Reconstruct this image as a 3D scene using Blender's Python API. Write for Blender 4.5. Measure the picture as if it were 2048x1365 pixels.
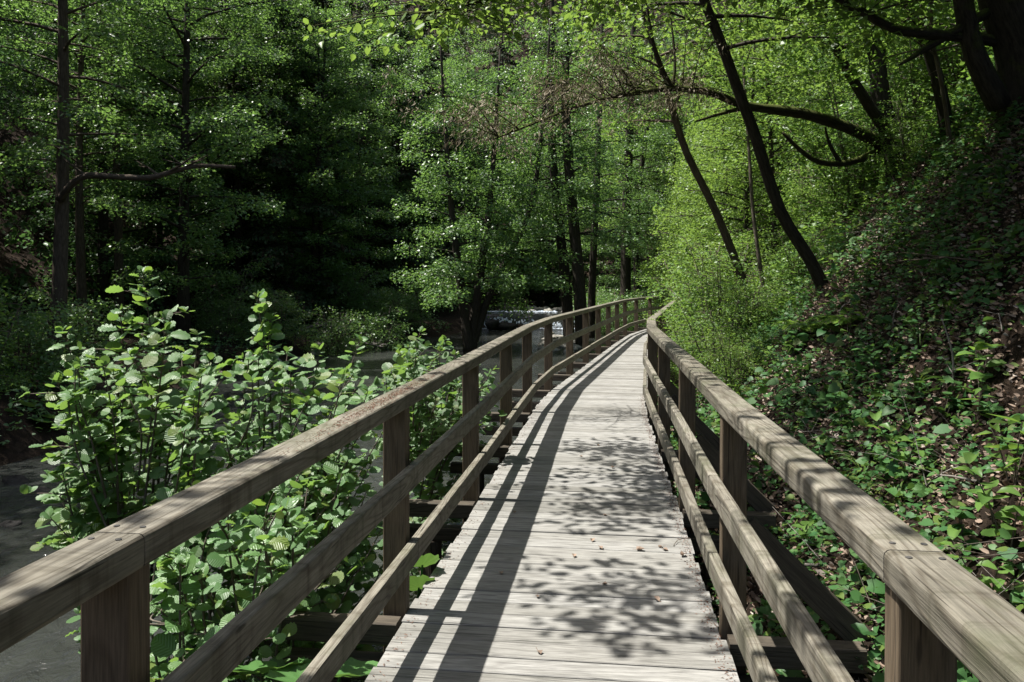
import bpy, math, random
import numpy as np
from mathutils import Vector, Matrix

# ------------------------------------------------------------------ clearing
for _o in list(bpy.data.objects):
    bpy.data.objects.remove(_o)
sc = bpy.context.scene
COL = sc.collection
R = math.radians

# ------------------------------------------------------------------ camera
FPX = 1593.0            # focal length in pixels of the 2048 px wide photograph
HX, HY = 1024.0, 562.0  # principal column and horizon row
EYE = 1.68
cam_d = bpy.data.cameras.new("camera")
cam = bpy.data.objects.new("camera", cam_d)
COL.objects.link(cam)
cam.location = (0, 0, EYE)
cam.rotation_euler = (R(90), 0, 0)
cam_d.sensor_width = 36.0
cam_d.lens = 36.0 * FPX / 2048.0
cam_d.shift_y = -(1365 / 2 - HY) / 2048.0
cam_d.clip_start = 0.05
cam_d.clip_end = 600
sc.camera = cam

# ------------------------------------------------------------------ sky and sun
SUN = Vector((-1.0, 0.14, 2.33)).normalized()      # towards the sun
EL = math.asin(SUN.z)
world = bpy.data.worlds.new("World")
sc.world = world
world.use_nodes = True
wn = world.node_tree
wn.nodes.clear()
sky = wn.nodes.new("ShaderNodeTexSky")
sky.sky_type = 'NISHITA'
sky.sun_disc = False
sky.dust_density = 3.0
sky.ozone_density = 0.3
sky.sun_elevation = EL
sky.sun_rotation = math.atan2(SUN.x, SUN.y)
bg = wn.nodes.new("ShaderNodeBackground")
bg.inputs['Strength'].default_value = 0.075
wo = wn.nodes.new("ShaderNodeOutputWorld")
wn.links.new(sky.outputs[0], bg.inputs[0])
wn.links.new(bg.outputs[0], wo.inputs[0])

sun_d = bpy.data.lights.new("sun", 'SUN')
sun_d.energy = 5.0
sun_d.angle = R(0.53)
sun_d.color = (1.0, 0.965, 0.90)
sun_o = bpy.data.objects.new("sun", sun_d)
COL.objects.link(sun_o)
sun_o.rotation_euler = (-SUN).to_track_quat('-Z', 'Y').to_euler()
sun_o.location = (-20, 5, 50)

sc.view_settings.view_transform = 'Standard'
sc.view_settings.look = 'None'
sc.view_settings.gamma = 1
sc.view_settings.exposure = 1.2
sc.render.engine = 'CYCLES'
cy = sc.cycles
cy.max_bounces = 4
cy.diffuse_bounces = 2
cy.glossy_bounces = 2
cy.transmission_bounces = 3
cy.transparent_max_bounces = 4
cy.caustics_reflective = False
cy.caustics_refractive = False
cy.sample_clamp_indirect = 4.0
cy.use_denoising = True

# ------------------------------------------------------------------ helpers
rng = np.random.default_rng(7)
rnd = random.Random(11)


def P(px, py, Y):
    """world point at depth Y that the photograph shows at (px, py)"""
    return Vector(((px - HX) / FPX * Y, Y, EYE - (py - HY) / FPX * Y))


def tag(o, label=None, cat=None, group=None, kind=None):
    if label: o['label'] = label
    if cat: o['category'] = cat
    if group: o['group'] = group
    if kind: o['kind'] = kind
    return o


def link(o, parent=None):
    COL.objects.link(o)
    if parent is not None:
        o.parent = parent
    return o


def empty(name, loc=(0, 0, 0), rz=0.0):
    o = bpy.data.objects.new(name, None)
    o.empty_display_size = 0.2
    o.location = loc
    o.rotation_euler = (0, 0, rz)
    COL.objects.link(o)
    return o


def copy_thing(src, loc=None, rz=None, scale=None, label=None, group=None):
    r = src.copy()
    COL.objects.link(r)
    if loc is not None: r.location = loc
    if rz is not None: r.rotation_euler = (0, 0, rz)
    if scale is not None: r.scale = scale if hasattr(scale, '__len__') else (scale,) * 3
    if label: r['label'] = label
    if group: r['group'] = group
    for ch in list(src.children):
        c = ch.copy()
        COL.objects.link(c)
        c.parent = r
        for g in list(ch.children):
            d = g.copy()
            COL.objects.link(d)
            d.parent = c
    return r


class MB:
    """collects polygons, builds them as ONE mesh object"""

    def __init__(self):
        self.v, self.f, self.g = [], [], []

    def add(self, vs, fs, gs=None):
        b = len(self.v)
        self.v += [tuple(p) for p in vs]
        self.f += [tuple(i + b for i in f) for f in fs]
        self.g += [tuple(p) for p in (gs if gs is not None else vs)]

    def mesh(self, name, mat, smooth=False):
        me = bpy.data.meshes.new(name)
        me.from_pydata(self.v, [], self.f)
        a = me.attributes.new('grain', 'FLOAT_VECTOR', 'POINT')
        a.data.foreach_set('vector', np.array(self.g, dtype=np.float32).ravel())
        if smooth:
            me.polygons.foreach_set('use_smooth', [True] * len(me.polygons))
        me.materials.append(mat)
        me.update()
        return me

    def build(self, name, mat, parent=None, smooth=False):
        return link(bpy.data.objects.new(name, self.mesh(name, mat, smooth)), parent)


def board(mb, p0, p1, w, h, side=None, r=0.006, n0=None, n1=None, seg=2, wob=0.0):
    """rounded board from p0 to p1 (centre line); w across, h up"""
    p0, p1 = Vector(p0), Vector(p1)
    ax = (p1 - p0)
    L = ax.length
    ax.normalize()
    if side is None:
        side = Vector((ax.y, -ax.x, 0))
        if side.length < 1e-4: side = Vector((1, 0, 0))
    side = Vector(side)
    side = (side - ax * side.dot(ax)).normalized()
    up = side.cross(ax).normalized()
    if up.z < -0.01: up = -up
    sec = []
    for cx, cy_, a0 in ((1, 1, 0), (-1, 1, 90), (-1, -1, 180), (1, -1, 270)):
        for k in range(seg):
            a = R(a0 + 90 * k / (seg - 1)) if seg > 1 else R(a0 + 45)
            sec.append((cx * (w / 2 - r) + r * math.cos(a), cy_ * (h / 2 - r) + r * math.sin(a)))
    off = (rnd.uniform(0, 40), rnd.uniform(0, 40), rnd.uniform(0, 40))
    vs, gs = [], []
    n = len(sec)
    for e, (p, nn) in enumerate(((p0, n0), (p1, n1))):
        for (a, b) in sec:
            q = p + side * a + up * b
            if nn is not None:
                nn = Vector(nn)
                q = q - ax * ((q - p).dot(nn) / ax.dot(nn))
            vs.append(q)
            gs.append(((q - p0).dot(ax) + off[0], a + off[1], b + off[2]))
    fs = [(i, (i + 1) % n, n + (i + 1) % n, n + i) for i in range(n)]
    fs.append(tuple(range(n - 1, -1, -1)))
    fs.append(tuple(range(n, 2 * n)))
    # orientation check
    v0, v1, v2 = vs[0], vs[1], vs[n + 1]
    nf = (v1 - v0).cross(v2 - v0)
    if nf.dot((v0 + v1) / 2 - p0 - ax * ((v0 - p0).dot(ax))) < 0:
        fs = [tuple(reversed(f)) for f in fs]
    mb.add(vs, fs, gs)


def tube(mb, pts, rad, ns=8, cap=True, rough=0.0, rg=None):
    pts = [Vector(p) for p in pts]
    if not hasattr(rad, '__len__'): rad = [rad] * len(pts)
    n = len(pts)
    vs, gs = [], []
    prev = None
    acc = 0.0
    off = rnd.uniform(0, 50)
    for i, p in enumerate(pts):
        t = (pts[min(i + 1, n - 1)] - pts[max(i - 1, 0)])
        t.normalize()
        if prev is None:
            s = t.cross(Vector((0.3, 0.9, 0.2)))
            if s.length < 1e-3: s = t.cross(Vector((1, 0, 0)))
            s.normalize()
        else:
            s = prev - t * prev.dot(t)
            s.normalize()
        prev = s
        b = t.cross(s)
        if i: acc += (p - pts[i - 1]).length
        for k in range(ns):
            a = 2 * math.pi * k / ns
            rr = rad[i] * (1 + (rough * rnd.uniform(-1, 1) if rough else 0))
            vs.append(p + (s * math.cos(a) + b * math.sin(a)) * rr)
            gs.append((acc + off, math.cos(a) * rad[i] + off, math.sin(a) * rad[i]))
    fs = []
    for i in range(n - 1):
        for k in range(ns):
            k2 = (k + 1) % ns
            fs.append((i * ns + k, i * ns + k2, (i + 1) * ns + k2, (i + 1) * ns + k))
    if cap:
        fs.append(tuple(range(ns - 1, -1, -1)))
        fs.append(tuple(range((n - 1) * ns, n * ns)))
    mb.add(vs, fs, gs)


def smooth_path(pts, k=4):
    """Catmull-Rom through pts"""
    pts = [Vector(p) for p in pts]
    out = []
    n = len(pts)
    for i in range(n - 1):
        a, b, c, d = pts[max(i - 1, 0)], pts[i], pts[i + 1], pts[min(i + 2, n - 1)]
        for j in range(k):
            t = j / k
            out.append(0.5 * ((2 * b) + (c - a) * t + (2 * a - 5 * b + 4 * c - d) * t * t + (3 * b - a - 3 * c + d) * t ** 3))
    out.append(pts[-1])
    return out


# ------------------------------------------------------------------ materials
def nt_new(name):
    m = bpy.data.materials.new(name)
    m.use_nodes = True
    nt = m.node_tree
    nt.nodes.clear()
    out = nt.nodes.new('ShaderNodeOutputMaterial')
    return m, nt, out


def N(nt, kind, **kw):
    n = nt.nodes.new(kind)
    for k, v in kw.items():
        if k.startswith('i_'):
            key = k[2:]
            key = int(key) if key.isdigit() else key.replace('_', ' ')
            n.inputs[key].default_value = v
        else:
            setattr(n, k, v)
    return n


def ramp(nt, stops, interp='LINEAR'):
    n = nt.nodes.new('ShaderNodeValToRGB')
    n.color_ramp.interpolation = interp
    el = n.color_ramp.elements
    while len(el) < len(stops): el.new(0.5)
    for e, (p, c) in zip(el, stops):
        e.position = p
        e.color = (*c, 1) if len(c) == 3 else c
    return n


def mixc(nt, fac, a, b, mode='MIX'):
    n = nt.nodes.new('ShaderNodeMix')
    n.data_type = 'RGBA'
    n.blend_type = mode
    for sock, val in ((n.inputs[0], fac), (n.inputs[6], a), (n.inputs[7], b)):
        if hasattr(val, 'bl_rna') and isinstance(val, bpy.types.NodeSocket):
            nt.links.new(val, sock)
        else:
            sock.default_value = (*val, 1) if hasattr(val, '__len__') and len(val) == 3 else val
    return n.outputs[2]


def wood(name, light, dark, stain, stain_amt=0.5, ring=1.0, rough=0.75, green=0.0):
    m, nt, out = nt_new(name)
    L = nt.links.new
    at = N(nt, 'ShaderNodeAttribute', attribute_name='grain')
    geo = N(nt, 'ShaderNodeNewGeometry')
    # cathedral rings: distance to a heart line, warped along the board
    mp = N(nt, 'ShaderNodeMapping')
    mp.inputs['Scale'].default_value = (0.8, 7.0, 7.0)
    L(at.outputs['Vector'], mp.inputs['Vector'])
    nz = N(nt, 'ShaderNodeTexNoise', i_Scale=1.0, i_Detail=1.5)
    L(mp.outputs[0], nz.inputs['Vector'])
    mul = N(nt, 'ShaderNodeMath', operation='MULTIPLY')
    mul.inputs[1].default_value = 85.0 * ring
    L(nz.outputs['Fac'], mul.inputs[0])
    sn = N(nt, 'ShaderNodeMath', operation='SINE')
    L(mul.outputs[0], sn.inputs[0])
    rg = ramp(nt, [(0.0, (0, 0, 0)), (0.62, (0.12, 0.12, 0.12)), (0.86, (0.55, 0.55, 0.55)), (0.98, (1, 1, 1))])
    ma = N(nt, 'ShaderNodeMath', operation='MULTIPLY_ADD')
    ma.inputs[1].default_value = 0.5
    ma.inputs[2].default_value = 0.5
    L(sn.outputs[0], ma.inputs[0])
    L(ma.outputs[0], rg.inputs[0])
    # fine fibres
    mp2 = N(nt, 'ShaderNodeMapping')
    mp2.inputs['Scale'].default_value = (9.0, 190.0, 190.0)
    L(at.outputs['Vector'], mp2.inputs['Vector'])
    nf = N(nt, 'ShaderNodeTexNoise', i_Scale=1.0, i_Detail=3.0, i_Roughness=0.6)
    L(mp2.outputs[0], nf.inputs['Vector'])
    # weather stains, larger
    mp3 = N(nt, 'ShaderNodeMapping')
    mp3.inputs['Scale'].default_value = (3.2, 9.0, 9.0)
    L(at.outputs['Vector'], mp3.inputs['Vector'])
    ns = N(nt, 'ShaderNodeTexNoise', i_Scale=1.0, i_Detail=5.0, i_Roughness=0.65)
    L(mp3.outputs[0], ns.inputs['Vector'])
    rs = ramp(nt, [(0.42, (0, 0, 0)), (0.72, (1, 1, 1))])
    L(ns.outputs['Fac'], rs.inputs[0])
    # knots
    mp4 = N(nt, 'ShaderNodeMapping')
    mp4.inputs['Scale'].default_value = (2.2, 9.0, 9.0)
    L(at.outputs['Vector'], mp4.inputs['Vector'])
    vo = N(nt, 'ShaderNodeTexVoronoi', i_Scale=1.0)
    L(mp4.outputs[0], vo.inputs['Vector'])
    rk = ramp(nt, [(0.0, (1, 1, 1)), (0.05, (0.9, 0.9, 0.9)), (0.085, (0, 0, 0))])
    L(vo.outputs['Distance'], rk.inputs[0])
    c1 = mixc(nt, rg.outputs[0], light, dark)
    c1b = mixc(nt, 0.62, light, c1)
    sm = N(nt, 'ShaderNodeMath', operation='MULTIPLY')
    sm.inputs[1].default_value = stain_amt
    L(rs.outputs[0], sm.inputs[0])
    c2 = mixc(nt, sm.outputs[0], c1b, stain)
    fr = ramp(nt, [(0.3, (0.62, 0.62, 0.62)), (0.62, (1.08, 1.08, 1.08))])
    L(nf.outputs['Fac'], fr.inputs[0])
    c3 = mixc(nt, 1.0, c2, fr.outputs[0], 'MULTIPLY')
    # drying cracks
    mp5 = N(nt, 'ShaderNodeMapping')
    mp5.inputs['Scale'].default_value = (2.6, 75.0, 75.0)
    L(at.outputs['Vector'], mp5.inputs['Vector'])
    nc = N(nt, 'ShaderNodeTexNoise', i_Scale=1.0, i_Detail=2.0, i_Distortion=0.4)
    L(mp5.outputs[0], nc.inputs['Vector'])
    rc = ramp(nt, [(0.655, (0, 0, 0)), (0.70, (1, 1, 1))])
    L(nc.outputs['Fac'], rc.inputs[0])
    cm = N(nt, 'ShaderNodeMath', operation='MULTIPLY')
    cm.inputs[1].default_value = 0.8
    L(rc.outputs[0], cm.inputs[0])
    c3 = mixc(nt, cm.outputs[0], c3, tuple(x * 0.25 for x in dark))
    km = N(nt, 'ShaderNodeMath', operation='MULTIPLY')
    km.inputs[1].default_value = 0.75
    L(rk.outputs[0], km.inputs[0])
    c4 = mixc(nt, km.outputs[0], c3, tuple(x * 0.3 for x in dark))
    # board-to-board tone
    ri = ramp(nt, [(0, (0.70, 0.69, 0.66)), (0.5, (0.97, 0.96, 0.94)), (1, (1.14, 1.14, 1.15))])
    L(geo.outputs['Random Per Island'], ri.inputs[0])
    c5 = mixc(nt, 1.0, c4, ri.outputs[0], 'MULTIPLY')
    # rain streaks running down across the board
    mp6 = N(nt, 'ShaderNodeMapping')
    mp6.inputs['Scale'].default_value = (13.0, 0.6, 0.8)
    L(at.outputs['Vector'], mp6.inputs['Vector'])
    nr = N(nt, 'ShaderNodeTexNoise', i_Scale=1.0, i_Detail=4.0, i_Roughness=0.7)
    L(mp6.outputs[0], nr.inputs['Vector'])
    rr_ = ramp(nt, [(0.50, (1, 1, 1)), (0.66, (0.62, 0.60, 0.56))])
    L(nr.outputs['Fac'], rr_.inputs[0])
    if green: c5 = mixc(nt, 1.0, c5, rr_.outputs[0], 'MULTIPLY')
    if green:
        # algae film: patches of their own, on faces turned up
        tc = N(nt, 'ShaderNodeTexCoord')
        ng = N(nt, 'ShaderNodeTexNoise', i_Scale=2.3, i_Detail=5.0, i_Roughness=0.7)
        L(tc.outputs['Object'], ng.inputs['Vector'])
        rgn = ramp(nt, [(0.48, (0, 0, 0)), (0.7, (1, 1, 1))])
        L(ng.outputs['Fac'], rgn.inputs[0])
        gm = N(nt, 'ShaderNodeMath', operation='MULTIPLY')
        gm.inputs[1].default_value = green
        L(rgn.outputs[0], gm.inputs[0])
        c5 = mixc(nt, gm.outputs[0], c5, (0.075, 0.085, 0.045))
    bs = N(nt, 'ShaderNodeBsdfPrincipled', i_Roughness=rough)
    bs.inputs['Specular IOR Level'].default_value = 0.25
    L(c5, bs.inputs['Base Color'])
    bm = N(nt, 'ShaderNodeBump', i_Strength=0.55, i_Distance=0.003)
    hs = N(nt, 'ShaderNodeMath', operation='MULTIPLY_ADD')
    hs.inputs[1].default_value = 0.6
    L(rg.outputs[0], hs.inputs[0])
    L(nf.outputs['Fac'], hs.inputs[2])
    L(hs.outputs[0], bm.inputs['Height'])
    L(bm.outputs[0], bs.inputs['Normal'])
    L(bs.outputs[0], out.inputs[0])
    return m


def leafmat(name, c1, c2, trans=(0.16, 0.26, 0.03), tfac=0.35, rough=0.42, spec=0.5, veins=False, odd=None):
    m, nt, out = nt_new(name)
    L = nt.links.new
    geo = N(nt, 'ShaderNodeNewGeometry')
    oi = N(nt, 'ShaderNodeObjectInfo')
    col = mixc(nt, geo.outputs['Random Per Island'], c1, c2)
    if odd:
        # a few leaves of another colour
        rr = ramp(nt, [(0.0, (1, 1, 1)), (odd[1], (1, 1, 1)), (odd[1] + 0.01, (0, 0, 0))])
        md = N(nt, 'ShaderNodeMath', operation='FRACT')
        m7 = N(nt, 'ShaderNodeMath', operation='MULTIPLY')
        m7.inputs[1].default_value = 7.31
        L(geo.outputs['Random Per Island'], m7.inputs[0])
        L(m7.outputs[0], md.inputs[0])
        L(md.outputs[0], rr.inputs[0])
        col = mixc(nt, rr.outputs[0], col, odd[0])
    hs = N(nt, 'ShaderNodeHueSaturation')
    mr = N(nt, 'ShaderNodeMapRange')
    mr.inputs[3].default_value = 0.8
    mr.inputs[4].default_value = 1.2
    L(oi.outputs['Random'], mr.inputs[0])
    L(mr.outputs[0], hs.inputs['Value'])
    L(col, hs.inputs['Color'])
    bs = N(nt, 'ShaderNodeBsdfPrincipled', i_Roughness=rough)
    bs.inputs['Specular IOR Level'].default_value = spec
    L(hs.outputs[0], bs.inputs['Base Color'])
    if veins:
        uv = N(nt, 'ShaderNodeUVMap')
        sp = N(nt, 'ShaderNodeSeparateXYZ')
        L(uv.outputs[0], sp.inputs[0])
        # side veins run forward from the midrib
        ab = N(nt, 'ShaderNodeMath', operation='ABSOLUTE')
        L(sp.outputs[1], ab.inputs[0])
        s1 = N(nt, 'ShaderNodeMath', operation='MULTIPLY_ADD')
        s1.inputs[1].default_value = -0.75
        L(ab.outputs[0], s1.inputs[0])
        L(sp.outputs[0], s1.inputs[2])
        s2 = N(nt, 'ShaderNodeMath', operation='MULTIPLY')
        s2.inputs[1].default_value = 50.0
        L(s1.outputs[0], s2.inputs[0])
        s3 = N(nt, 'ShaderNodeMath', operation='SINE')
        L(s2.outputs[0], s3.inputs[0])
        bm = N(nt, 'ShaderNodeBump', i_Strength=0.34, i_Distance=0.006)
        L(s3.outputs[0], bm.inputs['Height'])
        L(bm.outputs[0], bs.inputs['Normal'])
    tr = N(nt, 'ShaderNodeBsdfTranslucent')
    tr.inputs['Color'].default_value = (*trans, 1)
    tm = mixc(nt, 0.5, hs.outputs[0], trans)
    L(tm, tr.inputs['Color'])
    mx = N(nt, 'ShaderNodeMixShader', i_Fac=tfac)
    L(bs.outputs[0], mx.inputs[1])
    L(tr.outputs[0], mx.inputs[2])
    L(mx.outputs[0], out.inputs[0])
    return m


def barkmat(name, c1, c2, moss=0.0, scale=6.0):
    m, nt, out = nt_new(name)
    L = nt.links.new
    at = N(nt, 'ShaderNodeAttribute', attribute_name='grain')
    mp = N(nt, 'ShaderNodeMapping')
    mp.inputs['Scale'].default_value = (1.0, 5.0, 5.0)
    L(at.outputs['Vector'], mp.inputs['Vector'])
    nz = N(nt, 'ShaderNodeTexNoise', i_Scale=scale, i_Detail=6.0, i_Roughness=0.7)
    L(mp.outputs[0], nz.inputs['Vector'])
    rp = ramp(nt, [(0.35, c1), (0.65, c2)])
    L(nz.outputs['Fac'], rp.inputs[0])
    col = rp.outputs[0]
    if moss:
        tc = N(nt, 'ShaderNodeTexCoord')
        n2 = N(nt, 'ShaderNodeTexNoise', i_Scale=5.0, i_Detail=4.0)
        L(tc.outputs['Object'], n2.inputs['Vector'])
        geo = N(nt, 'ShaderNodeNewGeometry')
        sp = N(nt, 'ShaderNodeSeparateXYZ')
        L(geo.outputs['Normal'], sp.inputs[0])
        ad = N(nt, 'ShaderNodeMath', operation='MULTIPLY_ADD')
        ad.inputs[1].default_value = 0.55
        L(sp.outputs[2], ad.inputs[0])
        L(n2.outputs['Fac'], ad.inputs[2])
        r2 = ramp(nt, [(0.45, (0, 0, 0)), (0.8, (moss, moss, moss))])
        L(ad.outputs[0], r2.inputs[0])
        n3 = N(nt, 'ShaderNodeTexNoise', i_Scale=40.0, i_Detail=3.0)
        L(tc.outputs['Object'], n3.inputs['Vector'])
        r3 = ramp(nt, [(0.3, (0.03, 0.045, 0.008)), (0.7, (0.10, 0.12, 0.02))])
        L(n3.outputs['Fac'], r3.inputs[0])
        col = mixc(nt, r2.outputs[0], col, r3.outputs[0])
    bs = N(nt, 'ShaderNodeBsdfPrincipled', i_Roughness=0.9)
    bs.inputs['Specular IOR Level'].default_value = 0.15
    L(col, bs.inputs['Base Color'])
    bm = N(nt, 'ShaderNodeBump', i_Strength=0.9, i_Distance=0.03)
    L(nz.outputs['Fac'], bm.inputs['Height'])
    L(bm.outputs[0], bs.inputs['Normal'])
    L(bs.outputs[0], out.inputs[0])
    return m


def plainmat(name, c1, c2, scale=8.0, rough=0.85, bump=0.4, dist=0.02):
    m, nt, out = nt_new(name)
    L = nt.links.new
    tc = N(nt, 'ShaderNodeTexCoord')
    nz = N(nt, 'ShaderNodeTexNoise', i_Scale=scale, i_Detail=6.0, i_Roughness=0.65)
    L(tc.outputs['Object'], nz.inputs['Vector'])
    rp = ramp(nt, [(0.35, c1), (0.68, c2)])
    L(nz.outputs['Fac'], rp.inputs[0])
    bs = N(nt, 'ShaderNodeBsdfPrincipled', i_Roughness=rough)
    bs.inputs['Specular IOR Level'].default_value = 0.25
    L(rp.outputs[0], bs.inputs['Base Color'])
    bm = N(nt, 'ShaderNodeBump', i_Strength=bump, i_Distance=dist)
    L(nz.outputs['Fac'], bm.inputs['Height'])
    L(bm.outputs[0], bs.inputs['Normal'])
    L(bs.outputs[0], out.inputs[0])
    return m


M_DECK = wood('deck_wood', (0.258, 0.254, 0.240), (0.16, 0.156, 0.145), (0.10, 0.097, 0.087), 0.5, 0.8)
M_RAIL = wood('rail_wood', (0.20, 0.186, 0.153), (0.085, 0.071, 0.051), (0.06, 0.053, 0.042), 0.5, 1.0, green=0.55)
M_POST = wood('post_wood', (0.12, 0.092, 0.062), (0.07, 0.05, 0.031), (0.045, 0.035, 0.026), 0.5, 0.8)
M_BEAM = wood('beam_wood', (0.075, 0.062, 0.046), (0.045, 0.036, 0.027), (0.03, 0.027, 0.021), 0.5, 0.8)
M_SCREW = plainmat('screw_steel', (0.03, 0.03, 0.03), (0.09, 0.085, 0.08), 40, 0.5, 0.1)

# ------------------------------------------------------------------ walkway line (left edge of the deck)
WL = np.array([(-6.0, -1.75), (-2.0, -1.25), (1.8, -0.80), (4.05, -0.525), (6.13, -0.25), (8.2, 0.005), (10.2, 0.262),
               (11.4, 0.44), (12.6, 0.69), (14.6, 1.17), (17.6, 1.88), (21.6, 2.82), (25.0, 3.68), (28.0, 4.75), (31.5, 6.6), (35.0, 9.2)])
DECK_W = 1.555


def deck_w(y):
    return float(np.interp(y, [3.2, 5.7, 10.5], [1.555, 1.505, 1.44]))


def left_x(y):
    return np.interp(y, WL[:, 0], WL[:, 1])


def frame_at(y):
    """point on the left edge at depth y, forward and right unit vectors"""
    e = 0.5
    dx = float(left_x(y + e) - left_x(y - e)) / (2 * e)
    f = Vector((dx, 1, 0)).normalized()
    r = Vector((f.y, -f.x, 0))
    return Vector((float(left_x(y)), y, 0)), f, r


def path_x(y):
    return left_x(y) + 0.83


# ------------------------------------------------------------------ ground
_ph = rng.uniform(0, 6.28, 64)
_dir = rng.uniform(0, 6.28, 64)


def wob(x, y, f0, n=6, o=0):
    z = 0
    for i in range(n):
        a = _dir[o + i]
        f = f0 * (1.0 + 0.45 * i)
        z = z + np.sin((x * math.cos(a) + y * math.sin(a)) * f + _ph[o + i]) / (1 + 0.5 * i)
    return z / 2.2


BKY = [-40, -6, 0, 8, 12.5, 20, 28, 34, 39, 43, 50, 60, 75, 100, 200]
BKX = [-7, -6.5, -6.4, -7.2, -7.2, -8.0, -7.2, -4.6, -2.6, -1.9, -1.5, -1, 3, 18, 60]
WATER = -0.90
WEIR_Y = 43.0
UP_WATER = -0.12


def smooth(t):
    t = np.clip(t, 0, 1)
    return t * t * (3 - 2 * t)


def height(x, y):
    x = np.asarray(x, float)
    y = np.asarray(y, float)
    lift = smooth((y - 41.5) / 2.5) * 0.78          # the stream bed steps up at the weir
    bed = -1.35 + lift + 0.10 * wob(x, y, 1.3, 6, 0)
    # right bank
    rx = left_x(y) + 1.60 - 0.1 * smooth((y - 3) / 7)
    dr = x - rx - 0.25 * smooth((y - 24) / 6)
    zr = -0.62 + 0.86 * np.minimum(dr, 1.8) + 1.15 * np.maximum(dr - 1.8, 0) + 0.07 * wob(x, y, 2.1, 6, 8) + 0.16 * wob(x, y, 0.8, 5, 16) * smooth(dr / 2)
    zr = np.where(dr > 8, -0.62 + 0.86 * 1.8 + 1.15 * 6.2 + 0.72 * (dr - 8) + 0.5 * wob(x, y, 0.35, 5, 24), zr)
    zr = np.minimum(zr, 60)
    # a flat shelf of the right bank where the stream leaves the walkway
    shelf = smooth((y - 22) / 10)
    rb = left_x(y) - 2.2 * shelf + 0.9 * (1 - shelf) - 0.35 * np.maximum(0, y - 40) * 0.15
    t = smooth((x - rb + 1.2) / 1.2)
    right = np.where(dr > 0, zr, -0.62)
    zz = bed * (1 - t) + np.maximum(right, -0.62 + 0.04 * wob(x, y, 2.5, 5, 30) + lift * 0.5) * t
    # left bank
    xl = np.interp(y, BKY, BKX) + 0.35 * wob(y, y * 0.3, 0.9, 4, 40)
    dl = xl - x
    zl = -1.1 + lift + 0.75 * smooth((dl + 0.3) / 1.3) + 0.06 * np.maximum(dl, 0) + 0.12 * wob(x, y, 1.1, 6, 44)
    zl = zl + 0.62 * np.maximum(0, dl - 7.0) + 0.4 * wob(x, y, 0.3, 4, 50) * smooth((dl - 5) / 6)
    zl = np.minimum(zl, 60)
    zz = np.where(dl > -0.3, np.maximum(zz, zl), zz)
    # head of the gorge
    back = 0.75 * np.maximum(0, y - 72 + 0.25 * x) + 0.8 * wob(x, y, 0.2, 4, 54)
    zz = np.where(y > 70, np.maximum(zz, -0.6 + back), zz)
    return zz


def hgt(x, y):
    return float(height(np.array([x]), np.array([y]))[0])


def hit(px, py, y0=1.5, y1=90):
    """where the line of sight through (px, py) meets the ground"""
    ys = np.linspace(y0, y1, 3000)
    xs = (px - HX) / FPX * ys
    zs = EYE - (py - HY) / FPX * ys
    d = zs - height(xs, ys)
    k = np.argmax(d < 0) if (d < 0).any() else len(ys) - 1
    return Vector((xs[k], ys[k], float(height(xs[k:k + 1], ys[k:k + 1])[0])))


def axis(lo, hi, dense_lo, dense_hi, step, grow=1.13):
    a = list(np.arange(dense_lo, dense_hi + 1e-6, step))
    s = step
    while a[-1] < hi:
        s *= grow
        a.append(a[-1] + s)
    s = step
    while a[0] > lo:
        s *= grow
        a.insert(0, a[0] - s)
    return np.array(a)


def grid_obj(name, xs, ys, zf, mat, smooth_=True):
    X, Y = np.meshgrid(xs, ys)
    Z = zf(X, Y)
    nx, ny = len(xs), len(ys)
    me = bpy.data.meshes.new(name)
    co = np.stack([X, Y, Z], -1).reshape(-1, 3).astype(np.float32)
    i = np.arange(nx * ny).reshape(ny, nx)
    q = np.stack([i[:-1, :-1], i[:-1, 1:], i[1:, 1:], i[1:, :-1]], -1).reshape(-1, 4)
    me.vertices.add(len(co))
    me.vertices.foreach_set('co', co.ravel())
    me.loops.add(q.size)
    me.loops.foreach_set('vertex_index', q.ravel().astype(np.int32))
    me.polygons.add(len(q))
    me.polygons.foreach_set('loop_start', np.arange(0, q.size, 4, dtype=np.int32))
    me.update(calc_edges=True)
    me.polygons.foreach_set('use_smooth', [smooth_] * len(q))
    me.materials.append(mat)
    return link(bpy.data.objects.new(name, me))


def groundmat():
    m, nt, out = nt_new('forest_floor')
    L = nt.links.new
    tc = N(nt, 'ShaderNodeTexCoord')
    n1 = N(nt, 'ShaderNodeTexNoise', i_Scale=1.1, i_Detail=6.0, i_Roughness=0.7)
    n2 = N(nt, 'ShaderNodeTexVoronoi', i_Scale=16.0)
    n3 = N(nt, 'ShaderNodeTexNoise', i_Scale=30.0, i_Detail=5.0, i_Roughness=0.7)
    for n in (n1, n2, n3): L(tc.outputs['Object'], n.inputs['Vector'])
    rp = ramp(nt, [(0.3, (0.012, 0.009, 0.007)), (0.5, (0.026, 0.019, 0.014)), (0.72, (0.045, 0.034, 0.025))])
    L(n1.outputs['Fac'], rp.inputs[0])
    vr = ramp(nt, [(0.0, (0.5, 0.5, 0.5)), (0.5, (1.0, 0.95, 0.9)), (1.0, (1.5, 1.4, 1.3))])
    L(n2.outputs['Color'], vr.inputs[0])
    c = mixc(nt, 1.0, rp.outputs[0], vr.outputs[0], 'MULTIPLY')
    bs = N(nt, 'ShaderNodeBsdfPrincipled', i_Roughness=0.95)
    bs.inputs['Specular IOR Level'].default_value = 0.1
    L(c, bs.inputs['Base Color'])
    bm = N(nt, 'ShaderNodeBump', i_Strength=1.0, i_Distance=0.05)
    L(n3.outputs['Fac'], bm.inputs['Height'])
    L(bm.outputs[0], bs.inputs['Normal'])
    L(bs.outputs[0], out.inputs[0])
    return m


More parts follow.
